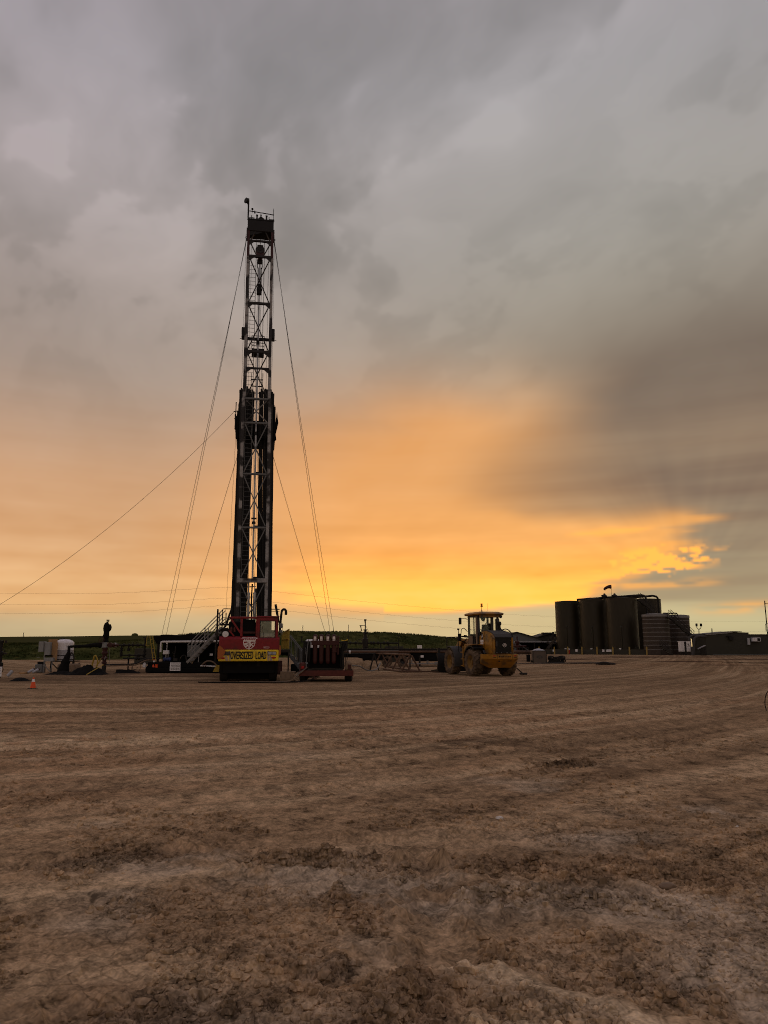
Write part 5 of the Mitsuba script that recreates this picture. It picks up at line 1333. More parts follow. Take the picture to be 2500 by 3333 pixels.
single('tarp', heap(-19.5, -17.2, 45.9, 47.6, .55, 4), 'black_soft', 'crumpled black tarp heaped at the foot of the wrapped wellhead', 'tarp', smooth=25)
single('tarp', heap(-18.9, -17.95, 38.0, 38.6, .15, 9, 22, 10), 'black_soft', 'small black tarp lying flat left of the lone orange cone', 'tarp', smooth=25)
single('scrap_pile', heap(-21.0, -19.0, 46.4, 47.2, .2, 14), 'black_soft', 'low dark scrap left of the heaped tarp at the wellhead', 'scrap', smooth=False)
single('scrap_pile', heap(-17.6, -15.9, 48.9, 49.6, .22, 17), 'black_soft', 'low dark scrap under the pipe manifold right of the wellhead', 'scrap', smooth=False)
single('lath', bar((-17.98, 45.6, .04), (-17.25, 46.3, .62), .07, .03), 'rail_yellow', 'yellow lath propped on the black tarp', 'lath')
ys_ = Thing('yellow_barrier', 'bent yellow pipe barrier behind the wrapped flow line', 'barrier')
ys_.part('leg', tube([(-20.3, 52.2, .1), (-20.05, 52, 1.05), (-19.95, 52, 1.1)], .06, 7), 'rail_yellow')
ys_.part('leg', tube(curve([(-19.95, 52, 1.1), (-19.8, 52, .7), (-19.9, 52, .1)]), .045, 7), 'rail_yellow')
ys_.part('leg', tube([(-19.55, 52, .92), (-19.95, 52, .15)], .035, 7), 'rail_yellow')
single('pale_pipe', [tube([(-21.35, 51, .30), (-20.6, 51, .62)], .04, 7), tube(curve([(-21.5, 50.6, .22), (-20.9, 50.6, .16), (-20.2, 50.6, .08)]), .05, 7)], 'tan_plastic', 'pale bent pipes on the ground by the yellow barrier', 'pipe')

# plastic tank, cabinets and stand at the far left
pt = Thing('plastic_tank', 'round white plastic tank with black straps beside grey cabinets on the left', 'tank')
C = (-21.75, 51.0, 0)
pt.part('shell', lathe([(0, .78), (.60, .78), (.61, .84), (.61, 1.90), (.60, 1.98), (.50, 2.10), (.30, 2.18), (.14, 2.20), (0, 2.20)], 36, C), 'white_plastic')
pt.part('lid', lathe([(0, 2.20), (.17, 2.20), (.16, 2.26), (0, 2.27)], 20, (C[0] - .15, C[1], 0)), 'black_paint')
pt.part('lower_band', lathe([(.613, .80), (.614, 1.48), (.611, 1.485)], 36, C), 'grey_plastic', 'grey lower half of the tank')
for z in (.83, 1.10):
    pt.part('strap', lathe([(.616, z), (.622, z), (.622, z + .05), (.616, z + .05)], 36, C), 'black_paint')
pt.part('stand', [box(C[0] - .65, C[0] + .95, C[1] - .5, C[1] + .5, .70, .78)] + [box(C[0] + x - .05, C[0] + x + .05, C[1] - .5, C[1] - .4, .02, .70) for x in (-.6, .1, .6, .9)] + [bar((C[0] - .6, C[1] - .45, .65), (C[0] + .0, C[1] - .45, .1), .06), bar((C[0] + .55, C[1] - .7, .85), (C[0] + .95, C[1] - .7, .85), .04), tube(curve([(C[0] + .6, C[1] - .6, .8), (C[0] + .75, C[1] - .6, 1.3), (C[0] + .95, C[1] - .6, 1.0), (C[0] + .9, C[1] - .6, .6)]), .05, 6)], 'dark_steel')
pt.part('basin', [box(C[0] + .0, C[0] + 1.15, C[1] - .9, C[1] + .2, .02, .58, .06)], 'tan_plastic')
pt.part('block', box(C[0] + .05, C[0] + .22, C[1] - .93, C[1] - .90, .2, .34), 'black_soft')
cbn = Thing('cabinet', 'grey electrical cabinets on a post with a plywood back beside the white tank', 'cabinet')
cbn.part('post', box(-22.62, -22.54, 49.95, 50.05, .0, 2.06), 'cabinet_grey')
cbn.part('box', box(-22.98, -22.66, 49.85, 50.1, 1.36, 2.04, .015), 'cabinet_grey')
cbn.part('box', box(-22.53, -22.2, 49.85, 50.1, 1.15, 2.0, .015), 'cabinet_grey')
cbn.part('box', box(-22.55, -21.95, 49.9, 50.2, .74, .98, .015), 'cabinet_grey')
cbn.part('plywood', [box(-22.2, -21.82, 50.12, 50.15, .78, 1.98), box(-22.5, -21.9, 50.2, 50.23, 1.98, 2.20)], 'wood', 'bare plywood board')
cbn.part('shelf', [box(-22.55, -22.1, 49.9, 50.1, 1.05, 1.15), box(-22.98, -22.6, 49.9, 50.2, .56, .72)], 'black_soft')
cbn.part('pallet', [box(-23.1, -22.62, 49.8, 50.4, .02, .56, .03)], 'grey_paint')
cbn.part('stay', [bar((-22.52, 49.9, .5), (-22.1, 49.9, .06), .05), bar((-22.0, 49.9, .7), (-22.05, 49.9, .1), .05), bar((-23.1, 50, 1.0), (-22.9, 50, 1.0), .03)], 'aluminium')
for k, x in enumerate((-22.75, -22.45)):
    t = Thing('filter_roll', 'white roll lying on the ground by the grey cabinets, %s of two' % ('left' if k == 0 else 'right'), 'roll')
    t.part('roll', cyl((x + .27, 47.6, .10), (x + .48, 47.9, .28), .075, 14), 'grey_plastic')
    t.part('end_cap', cyl((x + .48, 47.9, .28), (x + .50, 47.93, .30), .09, 14), 'dark_red')
single('cardboard', box(-22.9, -22.55, 47.3, 47.9, .02, .12), 'wood', 'flat tan cardboard left of the white rolls', 'cardboard')
single('grey_cabinet', box(-22.6, -21.1, 68, 69, .0, 1.55, .03), 'shed_grey', 'plain grey cabinet far behind the wellhead, before the grass bank', 'cabinet')
fe = Thing('wellhead', 'dark wellhead cut off by the left edge of the photo', 'wellhead')
fe.part('tree', [lathe([(0, 0), (.12, 0), (.12, .6), (.18, .62), (.18, .8), (.1, .85), (.1, 1.2), (.16, 1.22), (.16, 1.4), (.09, 1.45), (.09, 1.9), (.13, 1.92), (.13, 2.05), (0, 2.06)], 14, (-21.55, 42.2, 0))], 'black_paint')
fe.part('hand_wheel', [torus((-21.4, 42.0, .45), (0, 1, 0), .17, .02), torus((-21.35, 42.0, 1.45), (0, 1, 0), .12, .02)], 'black_paint')
fe.part('arm', [cyl((-21.5, 42.2, 1.32), (-21.2, 42.2, 1.32), .04), cyl((-21.3, 42.2, 1.9), (-21.3, 42.2, 2.05), .06)], 'dark_steel')
single('filter_roll', [cyl((-20.55, 41.2, .12), (-20.38, 41.35, .40), .09, 14)], 'grey_plastic', 'white roll behind the notice board at the left edge', 'roll')

# ------------------------------------------------------------------ middle: flatbed, pipes, racks, second wellhead
fb = Thing('flatbed_trailer', 'long dark flatbed trailer standing behind the pipe racks', 'trailer', place(0, 62.5, 0, .06))
fb.part('deck', [box(-4.6, 5.6, 0, 2.4, 1.38, 1.50, .01)], 'black_paint')
fb.part('side_beam', box(-4.6, 1.2, -.03, .0, 1.10, 1.36), 'grey_paint', 'grey side beam under the deck')
fb.part('frame', [box(-4.4, 5.5, .6, .8, .75, 1.38), box(-4.4, 5.5, 1.6, 1.8, .75, 1.38), box(-1.8, .2, .1, 2.3, .5, 1.1, .05), box(2.4, 5.0, .3, 2.0, .45, 1.1, .06)], 'black_soft')
fb.part('neck', prism([(-3.4, 1.1), (-1.2, 1.1), (-.9, .75), (-1.6, .62), (-2.2, .75)], .05, .3), 'black_soft')
for x in (.25, 1.55):
    wheel_on(fb, 0, 0, .1, .1) if False else None
    k = fb.part('wheel', lathe([(.22, -.14), (.38, -.16), (.46, -.10), (.46, .10), (.38, .16), (.22, .14)], 26, (x, .25, .46), (0, -1, 0)), 'dusty_rubber')
    fb.part('rim', lathe([(0, .0), (.1, .02), (.20, .10), (.22, .13), (.22, -.1)], 20, (x, .25, .46), (0, -1, 0)), 'dark_steel', under=k)
fb.part('landing_gear', [box(2.9, 3.05, .2, .35, .06, .9), box(2.75, 3.2, .15, .4, .02, .08), box(4.6, 4.75, .2, .35, .06, .9)], 'dark_steel')
fb.part('plate', box(3.05, 3.3, -.05, -.02, .75, .95), 'white_plastic')
fb.part('valves', [cyl((2.0, -.2, .25), (4.8, -.2, .25), .05), cyl((2.3, -.2, .3), (2.3, -.2, .6), .05), cyl((3.6, -.2, .3), (3.6, -.2, .5), .08), box(4.2, 4.6, -.3, 0, .15, .4, .03), cyl((4.9, -.2, .25), (4.95, -.2, .7), .05)], 'aluminium')
single('crossover_pipe', [cyl(V(-4.20, 54.00, 1.33), V(4.53, 54.00, 1.35), .075, 12)], 'rusty_pipe', 'long rusty brown pipe lying level in front of the flatbed trailer', 'pipe')
single('pipe_clamp', cyl(V(-2.52, 54.00, 1.33), V(-2.39, 54.00, 1.33), .11, 12), 'white_plastic', 'white clamp round the rusty pipe beside the red trailer', 'clamp')
for k, (px, py) in enumerate(((1218, 2126), (1334, 2124))):
    single('pipe_prop', [bar(V((px - 1250) / 2400 * 53.5 + (-.3 if k == 0 else 0), 54.12, 0.0), V((px - 1250) / 2400 * 53.5, 54.12, 1.2), .10)] + ([bar(V((px - 1250) / 2400 * 53.5 + .35, 54.12, 0.0), V((px - 1250) / 2400 * 53.5 + .02, 54.12, 1.15), .08)] if k == 0 else []), 'dark_steel', ('splayed prop under the left part of the long rusty pipe', 'straight prop under the middle of the long rusty pipe')[k], 'prop')

rk_ = Thing('pipe_rack', 'triangular pipe rack of rusty tubes standing empty between trailer and loader', 'pipe rack')
near, far_ = V(1.80, 50.6, 0), V(-.9, 64.0, 0)
ax = (far_ - near) / np.linalg.norm(far_ - near)
sd = V(1, 0.05, 0)
Ht = 1.16
rk_.part('ridge', tube([near + (-.05, 0, Ht), far_ + (0, 0, Ht)], .075, 10), 'rusty_pipe')
rk_.part('base_rail', tube([near - .68 * sd + (0, 0, .07), far_ - .9 * sd + (0, 0, .12)], .06, 8), 'rusty_pipe')
rk_.part('base_rail', tube([near + .62 * sd + (0, 0, .07), far_ + .6 * sd + (0, 0, .12)], .06, 8), 'rusty_pipe')
rk_.part('foot', tube([near - .72 * sd + (0, -.02, .07), near + .75 * sd + (0, -.02, .07)], .075, 10), 'rusty_pipe')
for t_ in (.0, .22, .42, .75):
    q = near + (far_ - near) * t_
    for s in (-1, 1):
        rk_.part('leg', tube([q + s * .62 * sd + (0, 0, .08), q + s * .05 * sd + (0, 0, Ht - .04)], .06, 8), 'rusty_pipe')
single('braided_hose', tube(curve([(-2.2, 47.5, .55), (-1.6, 49, .45), (-1.2, 50, .20), (-.8, 50.5, .12), (-.5, 52, .2), (-.25, 54, .55)]), .04, 7), 'grey_paint', 'pale hose sagging right of the red bottle trailer to the pipe rack', 'hose')
ps = Thing('stop_post', 'dark steel stand with two posts left of the loader tyre', 'stand', place(3.75, 51.1, 10))
ps.part('post', box(-.09, .06, -.06, .06, 0, 1.62), 'dark_steel')
ps.part('frame', [box(.10, .68, -.1, .4, .25, 1.20, .02), box(.10, .75, -.15, .45, .0, .16), box(.1, .8, -.1, .1, 1.2, 1.26)], 'black_soft')
ps.part('skid', bar((-1.9, .4, .05), (-.1, -.2, .05), .10), 'rusty_pipe')
mound_x = heap(-2.6, .2, 55.5, 58.5, .62, 21)
single('dirt_mound', mound_x, 'dirt', 'low pale mound of dirt behind the red bottle trailer', 'dirt', smooth=25)
single('rubble', heap(-1.7, -.6, 56.5, 58.5, .5, 23, 12, 8), 'black_soft', 'dark lumps beside the dirt mound behind the red trailer', 'rubble', smooth=False)

M2 = V(-1.75, 70.0, .12)
w2_ = Thing('wellhead', 'bare wellhead with handwheels and a thin top rising above the grass bank', 'wellhead')
w2_.part('tree', [lathe([(0, 0), (.16, 0), (.16, .9), (.22, .95), (.22, 1.2), (.16, 1.25), (.27, 1.55), (.27, 2.3), (.18, 2.4), (.15, 2.75), (.22, 2.8), (.22, 2.9), (.12, 2.95), (.10, 3.05), (.2, 3.1), (.2, 3.15), (.05, 3.2), (.05, 4.1), (.13, 4.12), (.10, 4.0), (0, 4.0)], 16, M2)], 'dark_steel')
w2_.part('hand_wheel', [torus(M2 + (.1, -.3, 2.62), (0, 1, 0), .22, .025), torus(M2 + (-.5, -.3, 2.0), (.3, 1, 0), .26, .03), torus(M2 + (.1, -.3, 1.35), (0, 1, 0), .22, .025)], 'dark_steel')
w2_.part('top_arm', [cyl(M2 + (-.55, 0, 3.55), M2 + (.05, 0, 3.55), .03), cyl(M2 + (-.5, 0, 3.55), M2 + (-.3, 0, 3.0), .03), cyl(M2 + (.05, 0, 3.5), M2 + (.35, 0, 2.9), .012, 5), cyl(M2 + (-.12, 0, 4.05), M2 + (-.02, 0, 3.7), .02)], 'dark_steel')
w2_.part('branch', [cyl(M2 + (-2.9, 0, 1.92), M2 + (3.1, 0, 1.90), .07, 10)] + [cyl(M2 + (x - .08, 0, 1.91), M2 + (x + .08, 0, 1.91), .15, 12) for x in (-2.2, -1.4, -.9, .55, .8, 1.2, 1.75, 2.1)] + [cyl(M2 + (x, 0, z), M2 + (x, 0, 1.9), .06, 8) for x, z in ((1.45, .9), (2.2, 1.4), (3.1, .6))] + [cyl(M2 + (1.45, 0, 1.2), M2 + (1.45, 0, 1.3), .16, 10), cyl(M2 + (3.1, 0, 1.9), M2 + (3.1, 0, 2.6), .03), cyl(M2 + (2.95, 0, 2.6), M2 + (3.25, 0, 2.6), .03), bar(M2 + (2.3, 0, 2.05), M2 + (2.65, 0, 2.3), .04)], 'black_paint')
single('grey_box', box(.1, 1.9, 73, 74, .1, 1.75, .03), 'shed_grey', 'plain grey box behind the bare wellhead', 'box')
single('lone_sign', [box(3.05, 3.5, 69, 69.02, 1.55, 1.85), box(3.25, 3.29, 69.02, 69.06, .1, 1.6), box(3.24, 3.34, 68.99, 69.0, 1.62, 1.78)], 'white_plastic', 'small white sign sticking up behind the flatbed deck', 'sign')
single('pipe_goalpost', [tube(bend([(6.3, 75, .2), (6.3, 75, 2.6), (9.2, 75, 2.75)], .1), .05, 7), box(8.0, 8.3, 74.9, 75.1, 2.6, 2.85)], 'black_paint', 'thin black pipe frame before the bank left of the loader', 'pipe')

# right of the loader: bin with rags, heap of hose, long pipe
bn = Thing('steel_bin', 'square grey steel bin with an oval mark and white rags on top', 'bin', place(14.85, 71.6, -4, .19))
bn.part('body', [box(-.64, .62, 0, 1.2, .0, 1.12, .02)], 'bin_steel')
bn.part('edge', [box(-.67, -.61, -.03, .03, 0, 1.14), box(.59, .65, -.03, .03, 0, 1.14), box(-.67, .65, -.03, .03, 1.10, 1.16)], 'black_paint')
mk = prism(affinity.scale(Point(0, 0).buffer(1, 24), .30, .15).difference(affinity.scale(Point(0, 0).buffer(1, 24), .24, .10)).union(sbox(-.2, -.05, -.08, .06)).union(sbox(-.04, -.05, .05, .06)).union(sbox(.09, -.05, .2, .06)), -.012, 0)
mk.apply_translation((-.02, 0, .55))
bn.part('mark', mk, 'glove_grey', 'dark oval mark on the front of the bin')
bn.part('handle', [box(-.85, -.67, .1, .2, .02, .24), box(-.85, -.80, .1, .2, .02, .3)], 'black_paint')
rag = heap(-.66, .64, .1, 1.1, .22, 31, 24, 14)
rag.apply_transform(place(14.85, 71.6, -4, 1.31))
single('white_rags', rag, 'grey_plastic', 'heap of white rags on top of the grey steel bin', 'rags', smooth=25)
rg = np.random.default_rng(31)
hs = [tube(curve(np.c_[16.5 + .75 * np.cos(np.linspace(0, 6.5, 9) + k) * rg.uniform(.5, 1.1) + rg.normal(0, .05, 9), 71.8 + .5 * np.sin(np.linspace(0, 6.5, 9) + k), .22 + np.clip(.30 + .32 * np.sin(np.linspace(0, 6.5, 9) * 1.3 + k * 1.7), .02, .8) * rg.uniform(.5, 1)], 4), .05, 6) for k in range(9)]
single('hose_heap', hs, 'rubber', 'black heap of coiled hose right of the grey steel bin', 'hose')
single('long_pipe', [tube([V(11.44, 69.20, 0.13), V(20.51, 69.20, 0.23)], .085, 10)], 'dark_steel', 'long dark pipe lying on the ground in front of the grey bin', 'pipe')
single('pipe_scrap', [box(18.9, 20.3, 66.2, 66.6, .14, .30, .04), tube(curve([(18.7, 66.4, .2), (19.3, 66.2, .34), (20.4, 66.4, .2)]), .08, 6)], 'dark_steel', 'dark scrap lying below the right end of the long pipe', 'scrap')
cp = Thing('capped_pipe', 'thick rusty pipe with a pale cap sticking out right of the loader', 'pipe')
cp.part('tube', cyl(V(11.81, 74.00, 1.19), V(14.42, 74.00, 1.19), .14, 12), 'rusty_pipe')
cp.part('cap', cyl(V(14.42, 74.00, 1.19), V(14.78, 74.00, 1.19), .15, 12), 'tan_plastic', 'pale cap')
single('pipe_block', box(14.05, 14.35, 73.8, 74.2, .2, .95), 'black_soft', 'dark block under the thick rusty pipe right of the loader', 'block')
single('jack', [bar((8.4, 45.6, .1), (8.0, 45.6, .45), .06), box(8.2, 8.65, 45.5, 45.75, .03, .16, .03)], 'dark_steel', 'small steel prop on the ground behind the right loader tyre', 'prop')

# loose things in the foreground
for k, (x, y, s, lab) in enumerate(((1.17, 7.89, .034, 'white stone lying alone right of the middle of the dirt'), (3.40, 7.52, .014, 'small white stone far right on the dirt'), (2.05, 5.75, .05, 'flat pale stone on the ridge of dirt right of the middle'))):
    v = trimesh.creation.icosphere(2, 1.0)
    q = v.vertices * (1 + .5 * (meshkit.noise(v.vertices * 1.7 + 7 * k) - .5)[:, None]) * (s * 1.25, s * .8, s * .6)
    single('stone', trimesh.Trimesh(q + (x, y, float(ground_z(x, y)) + s * .35), v.faces, process=False), 'stone_white' if k < 2 else 'tan_plastic', lab, 'stone', smooth=40)
single('cable_loop', tube(curve([V(10.34, 20.58, 0.00), V(10.43, 20.80, 0.17), V(10.47, 20.80, 0.37), V(10.57, 20.80, 0.51), V(10.81, 20.80, 0.58), V(11.01, 20.80, 0.40), V(11.00, 20.80, 0.01)]), .012, 8), 'black_soft', 'black cable loop standing up from the dirt at the right edge', 'cable')

# ------------------------------------------------------------------ tank battery on the right
def tank(label, px0, px1, pytop, Y, name='storage_tank', mat='tank_paint', group=None, bands=0, down=True):
    s = 2400 / (Y * .9837)
    cx, r, z0 = ((px0 + px1) / 2 - 1250) / s, (px1 - px0) / 2 / s, .55
    top = EYE + (2105 - pytop) / 2440 * Y * 1.005
    t = Thing(name, label, 'tank', None, group)
    t.part('shell', lathe([(r, z0), (r, top)], 72, (cx, Y, 0)), mat)
    t.part('roof', lathe([(r + .02, top - .05), (r + .04, top), (r * .5, top + .10), (0, top + .16)], 48, (cx, Y, 0)), 'green_steel' if not bands else 'band_steel')
    if bands:
        for i in range(bands):
            z = top - .75 - (top - z0 - .9) * i / bands
            t.part('band', lathe([(r + .002, z - .04), (r + .02, z - .035), (r + .02, z + .035), (r + .002, z + .04)], 48, (cx, Y, 0)), 'band_steel')
        t.part('top_band', lathe([(r + .002, top - .42), (r + .05, top - .36), (r + .05, top - .12), (r + .002, top - .04)], 48, (cx, Y, 0)), 'band_steel')
    if down:
        x, y = cx - .42 * r, Y - .93 * r
        zt = EYE + (2105 - 2041) / 2440 * Y
        t.part('overflow_pipe', tube(bend([(x, y, z0), (x, y, zt), (x + .3, y + .25, zt + .05)], .15), .11, 10), 'tank_paint')
        t.part('number_plate', [box(cx - .56 * r - .12, cx - .56 * r + .12, Y - r - .02, Y - r + .3, z0 + .5, z0 + .95)], 'white_plastic')
        t.part('manway', [lathe([(0, -.05), (.45, -.05), (.45, .08), (0, .10)], 18, (cx + .55 * r, Y - .88 * r, z0 + .75), (.5, -.86, 0))], 'green_steel')
    return cx, r, top


T1 = tank('tall brown storage tank, leftmost of the front row', 1813, 1896, 1960, 121)
T2 = tank('tall brown storage tank, second of the front row', 1894, 1982, 1954, 117)
T3 = tank('tall brown storage tank, third and nearest of the front row', 1982, 2080, 1949, 112.5)
T4 = tank('tall brown storage tank half hidden behind the tank stairs', 2062, 2158, 1953, 120, down=False)
T5 = tank('dark storage tank behind, in the gap left of the nearest tall tank', 1930, 2010, 1958, 127, down=False)
T6 = tank('dark storage tank behind, in the gap right of the leftmost tall tank', 1850, 1926, 1962, 131, down=False)
S1 = tank('shorter brown tank with pale bands, left of two', 2098, 2181, 2001, 107, 'banded_tank', 'striped_wall', None, 8, False)
S2 = tank('shorter brown tank with pale bands, right of two, behind the stairs', 2181, 2248, 2005, 110, 'banded_tank', 'striped_wall', None, 8, False)

vp = Thing('vent_pipe', 'long dark vent pipe along the roofs of the tall tanks', 'pipe')
vp.part('line', tube(bend([V(30.72, 118.00, 9.06), V(39.74, 114.00, 9.52), V(40.29, 114.00, 9.28), V(40.29, 114.00, 6.33)], .6), .17, 8), 'black_paint')
vp.part('line', tube(bend([V(34.98, 114.00, 8.91), V(42.26, 116.00, 9.56), V(42.87, 116.00, 9.32), V(42.92, 116.00, 6.41)], .6), .16, 8), 'black_paint')
for p in (V(30.86, 118.00, 8.92), V(34.54, 116.00, 9.13), V(37.95, 113.50, 9.20)):
    vp.part('riser', cyl(p + (0, 0, -.6), p + (0, 0, .15), .14, 8), 'black_paint')
for nm, p in (('left of two', V(34.54, 116.00, 9.18)), ('right of two', V(35.66, 114.50, 9.08))):
    h = Thing('vent_hatch', 'dark hatch standing on the roof of the tall tanks, ' + nm, 'hatch')
    h.part('body', [lathe([(0, -.3), (.22, -.3), (.22, .15), (.42, .2), (.42, .4), (.2, .55), (.10, .75), (0, .75)], 14, p)], 'black_paint')
    h.part('cap', box(p[0] - .45, p[0] + .1, p[1] - .2, p[1] + .2, p[2] + .28, p[2] + .48), 'black_paint')
single('vent_pipe', tube(bend([V(40.50, 108.00, 6.18), V(40.52, 108.00, 6.48), V(42.57, 108.00, 6.48), V(42.63, 108.00, 6.09)], .3), .09, 8), 'black_paint', 'short dark vent pipe over the banded tanks', 'pipe')
ws = Thing('windsock', 'torn windsock blowing left from a thin pole above the tanks', 'windsock')
ws.part('pole', tube([V(36.33, 118.00, 9.65), V(36.27, 118.00, 11.21)], .03, 6), 'dark_steel')
a_, b_ = V(36.26, 118.00, 11.11), V(35.27, 118.00, 10.82)
ws.part('sock', tube(curve([a_, a_ * .55 + b_ * .45 + (0, 0, .12), b_, b_ + (-.05, 0, -.25)], 5), np.interp(np.linspace(0, 1, 16), [0, .8, 1], [.32, .17, .12]), 12), 'dark_red')


def tank_stairs(label, top, bot, n, rail=1.0, w=.8):
    t = Thing('tank_stairs', label, 'stairs')
    top, bot = np.asarray(top, float), np.asarray(bot, float)
    for q in (0, w):
        t.part('stringer', bar(top + (0, q, 0), bot + (0, q, 0), .08, .28, (0, 1, 0)), 'dark_steel')
        t.part('handrail', [tube([top + (0, q, r), bot + (0, q, r)], .035, 6) for r in (rail * .55, rail)] + [tube([top + (bot - top) * u + (0, q, 0), top + (bot - top) * u + (0, q, rail)], .03, 6) for u in (.02, .35, .68, .98)], 'dark_steel')
    for i in range(n):
        p = top + (bot - top) * (i + .5) / n
        t.part('tread', box(p[0] - .17, p[0] + .17, p[1], p[1] + w, p[2] - .025, p[2] + .025), 'grey_paint')
    return t


tank_stairs('dark open stairs climbing left to the top of the tall tanks', V(38.08, 110.00, 8.56), V(40.43, 110.00, 6.26), 14)
tank_stairs('dark open stairs climbing left to the top of the banded tanks', V(40.29, 104.50, 5.82), V(43.43, 104.50, 2.84), 18)
tank_stairs('small stairs over the low green wall in front of the banded tanks', V(37.44, 101.00, 1.90), V(38.84, 101.00, 0.64), 7, .75)
single('tank_walkway', [box(*(lambda a, b: (a[0], b[0], a[1], a[1] + 1.0, a[2] - .08, a[2]))(V(38.01, 111.00, 8.58), V(38.56, 111.00, 8.58)))] + [tube([V(38.03, 111.00, 8.95), V(38.67, 111.00, 8.95)], .03, 6), tube([V(38.28, 111.00, 8.58), V(38.31, 111.00, 9.08)], .04, 6), tube([V(38.60, 111.00, 8.58), V(38.64, 111.00, 9.08)], .04, 6)], 'dark_steel', 'railed landing at the top of the tall tank stairs', 'walkway')
single('tank_walkway', [tube([V(40.09, 105.50, 6.11), V(41.39, 105.50, 6.11)], .035, 6), tube([V(40.15, 105.50, 5.77), V(40.18, 105.50, 6.20)], .04, 6), tube([V(41.20, 105.50, 5.77), V(41.23, 105.50, 6.24)], .05, 6), box(*(lambda a, b: (a[0], b[0], a[1], a[1] + .9, a[2] - .08, a[2]))(V(40.04, 105.20, 5.84), V(41.26, 105.20, 5.84)))], 'dark_steel', 'railed landing at the top of the banded tank stairs', 'walkway')

# low steel wall round the tanks, panel by panel, and yellow bollards
cw_ = Thing('containment_wall', 'low dark green steel wall round the foot of the tanks', 'wall')
wall_px = [(1738, 118.5), (1790, 116.6), (1841, 114.8), (1890, 113.0), (1940, 111.4), (1992, 109.8), (2046, 108.2), (2098, 106.8), (2150, 105.4)]
wp = [V((px - 1250) / 2400 * Y * .9842, Y, .55) for px, Y in wall_px]
for a, b in zip(wp[:-1], wp[1:]):
    d = (b - a) / np.linalg.norm(b - a)
    cw_.part('panel', bar(a + d * .02 + (0, 0, .38), b - d * .02 + (0, 0, .38), .05, .80, (0, 1, 0)), 'green_steel')
    cw_.part('stiffener', prism([(0, -.02), (.0, .75), (.30, -.02)], -.04, .04, 'yz').apply_transform(place(b[0], b[1] - .36, 0, .55)), 'green_steel')
cw_.part('panel', bar(wp[-1] + (0.03, 0, .38), wp[-1] + (.3, 8, .38), .8, .05, (0, 0, 1)), 'green_steel')
for px, Y, w, h in ((1802, 116, .35, .35), (1875, 113.4, .35, .4), (1962, 110.5, .35, .35), (1977, 110.1, .45, .35), (1985, 109.8, .3, .35)):
    x = (px - 1250) / 2400 * Y * .9842
    cw_.part('plate', box(x - w / 2, x + w / 2, Y - .12, Y - .08, .95, .95 + h), 'white_plastic', 'small pale plate on the wall')
for k, (px, Y) in enumerate(((1754, 115.5), (1804, 113.5), (1848, 111.8), (1893.5, 110.2), (1942.5, 108.4), (1994, 106.6), (2048, 104.9), (2104, 103.2))):
    x = (px - 1250) / 2400 * Y * .9842
    b = Thing('bollard', '%s yellow bollard from the left before the low tank wall' % ('first', 'second', 'third', 'fourth', 'fifth', 'sixth', 'seventh', 'eighth')[k], 'bollard', None, 'yellow bollards along the tank wall')
    b.part('post', lathe([(0, .5), (.10, .5), (.10, 1.62), (.07, 1.68), (0, 1.69)], 14, (x, Y, 0)), 'bollard_yellow')
hy = Thing('hydrant', 'thin red post with a white top beside a yellow bollard', 'post')
hy.part('post', cyl(V(27.51, 111.50, 0.67), V(27.54, 111.50, 1.25), .07, 8), 'tail_red')
hy.part('top', cyl(V(27.54, 111.50, 1.25), V(27.52, 111.50, 1.43), .08, 8), 'white_plastic')
single('valve_box', box(38.9, 39.9, 106.6, 107.0, .6, 1.45, .05), 'grey_paint', 'grey valve box behind the right end of the low tank wall', 'valve box')

# cabinets, insulated pipes, sheds
for k, (x0, x1, Y) in enumerate(((2213, 2225, 100.5), (2227, 2247, 100.2))):
    a, b = (x0 - 1250) / 2400 * Y * .985, (x1 - 1250) / 2400 * Y * .985
    c_ = Thing('white_cabinet', 'white equipment cabinet before the banded tanks, %s of two' % ('narrow left one' if k == 0 else 'wider right one'), 'cabinet')
    c_.part('body', box(a, b, Y, Y + .7, 1.05, 2.36, .03), 'white_plastic')
    c_.part('lid', box(a - .05, b + .05, Y - .05, Y + .75, 2.36, 2.44, .01), 'white_plastic')
    c_.part('leg', [box(a + .05, a + .15, Y + .1, Y + .2, .5, 1.05), box(b - .15, b - .05, Y + .1, Y + .2, .5, 1.05)], 'dark_steel')
    if k:
        c_.part('gauge', [box(a + .45, a + .6, Y - .02, Y, 1.95, 2.1), box(a + .35, a + .42, Y - .02, Y, 1.7, 1.78), lathe([(0, .02), (.09, .02), (.09, 0)], 12, (a + .6, Y, 1.8), (0, -1, 0))], 'dark_steel')
single('cabinet_post', box(40.15, 40.35, 100.0, 100.2, .5, 2.4), 'black_paint', 'black post between the two white cabinets', 'post')
ip = Thing('insulated_pipe', 'thick grey insulated pipes bending down to the ground left of the shed', 'pipe')
ip.part('line', tube(bend([V(43.36, 100.50, 3.08), V(41.63, 100.50, 3.08), V(41.44, 100.50, 0.57)], 1.1, 7), .17, 12), 'glove_grey')
ip.part('line', tube(bend([V(43.81, 102.50, 3.19), V(41.87, 102.50, 3.19), V(41.78, 102.50, 1.91)], .9, 7), .15, 12), 'glove_grey')
ip.part('jacket', tube(curve([V(40.98, 99.80, 1.66), V(41.11, 99.80, 1.10), V(40.99, 99.80, 0.58)]), .2, 10), 'glove_grey')
ip.part('box', box(43.3, 44.2, 100.6, 101.2, .55, 2.3, .03), 'shed_grey')
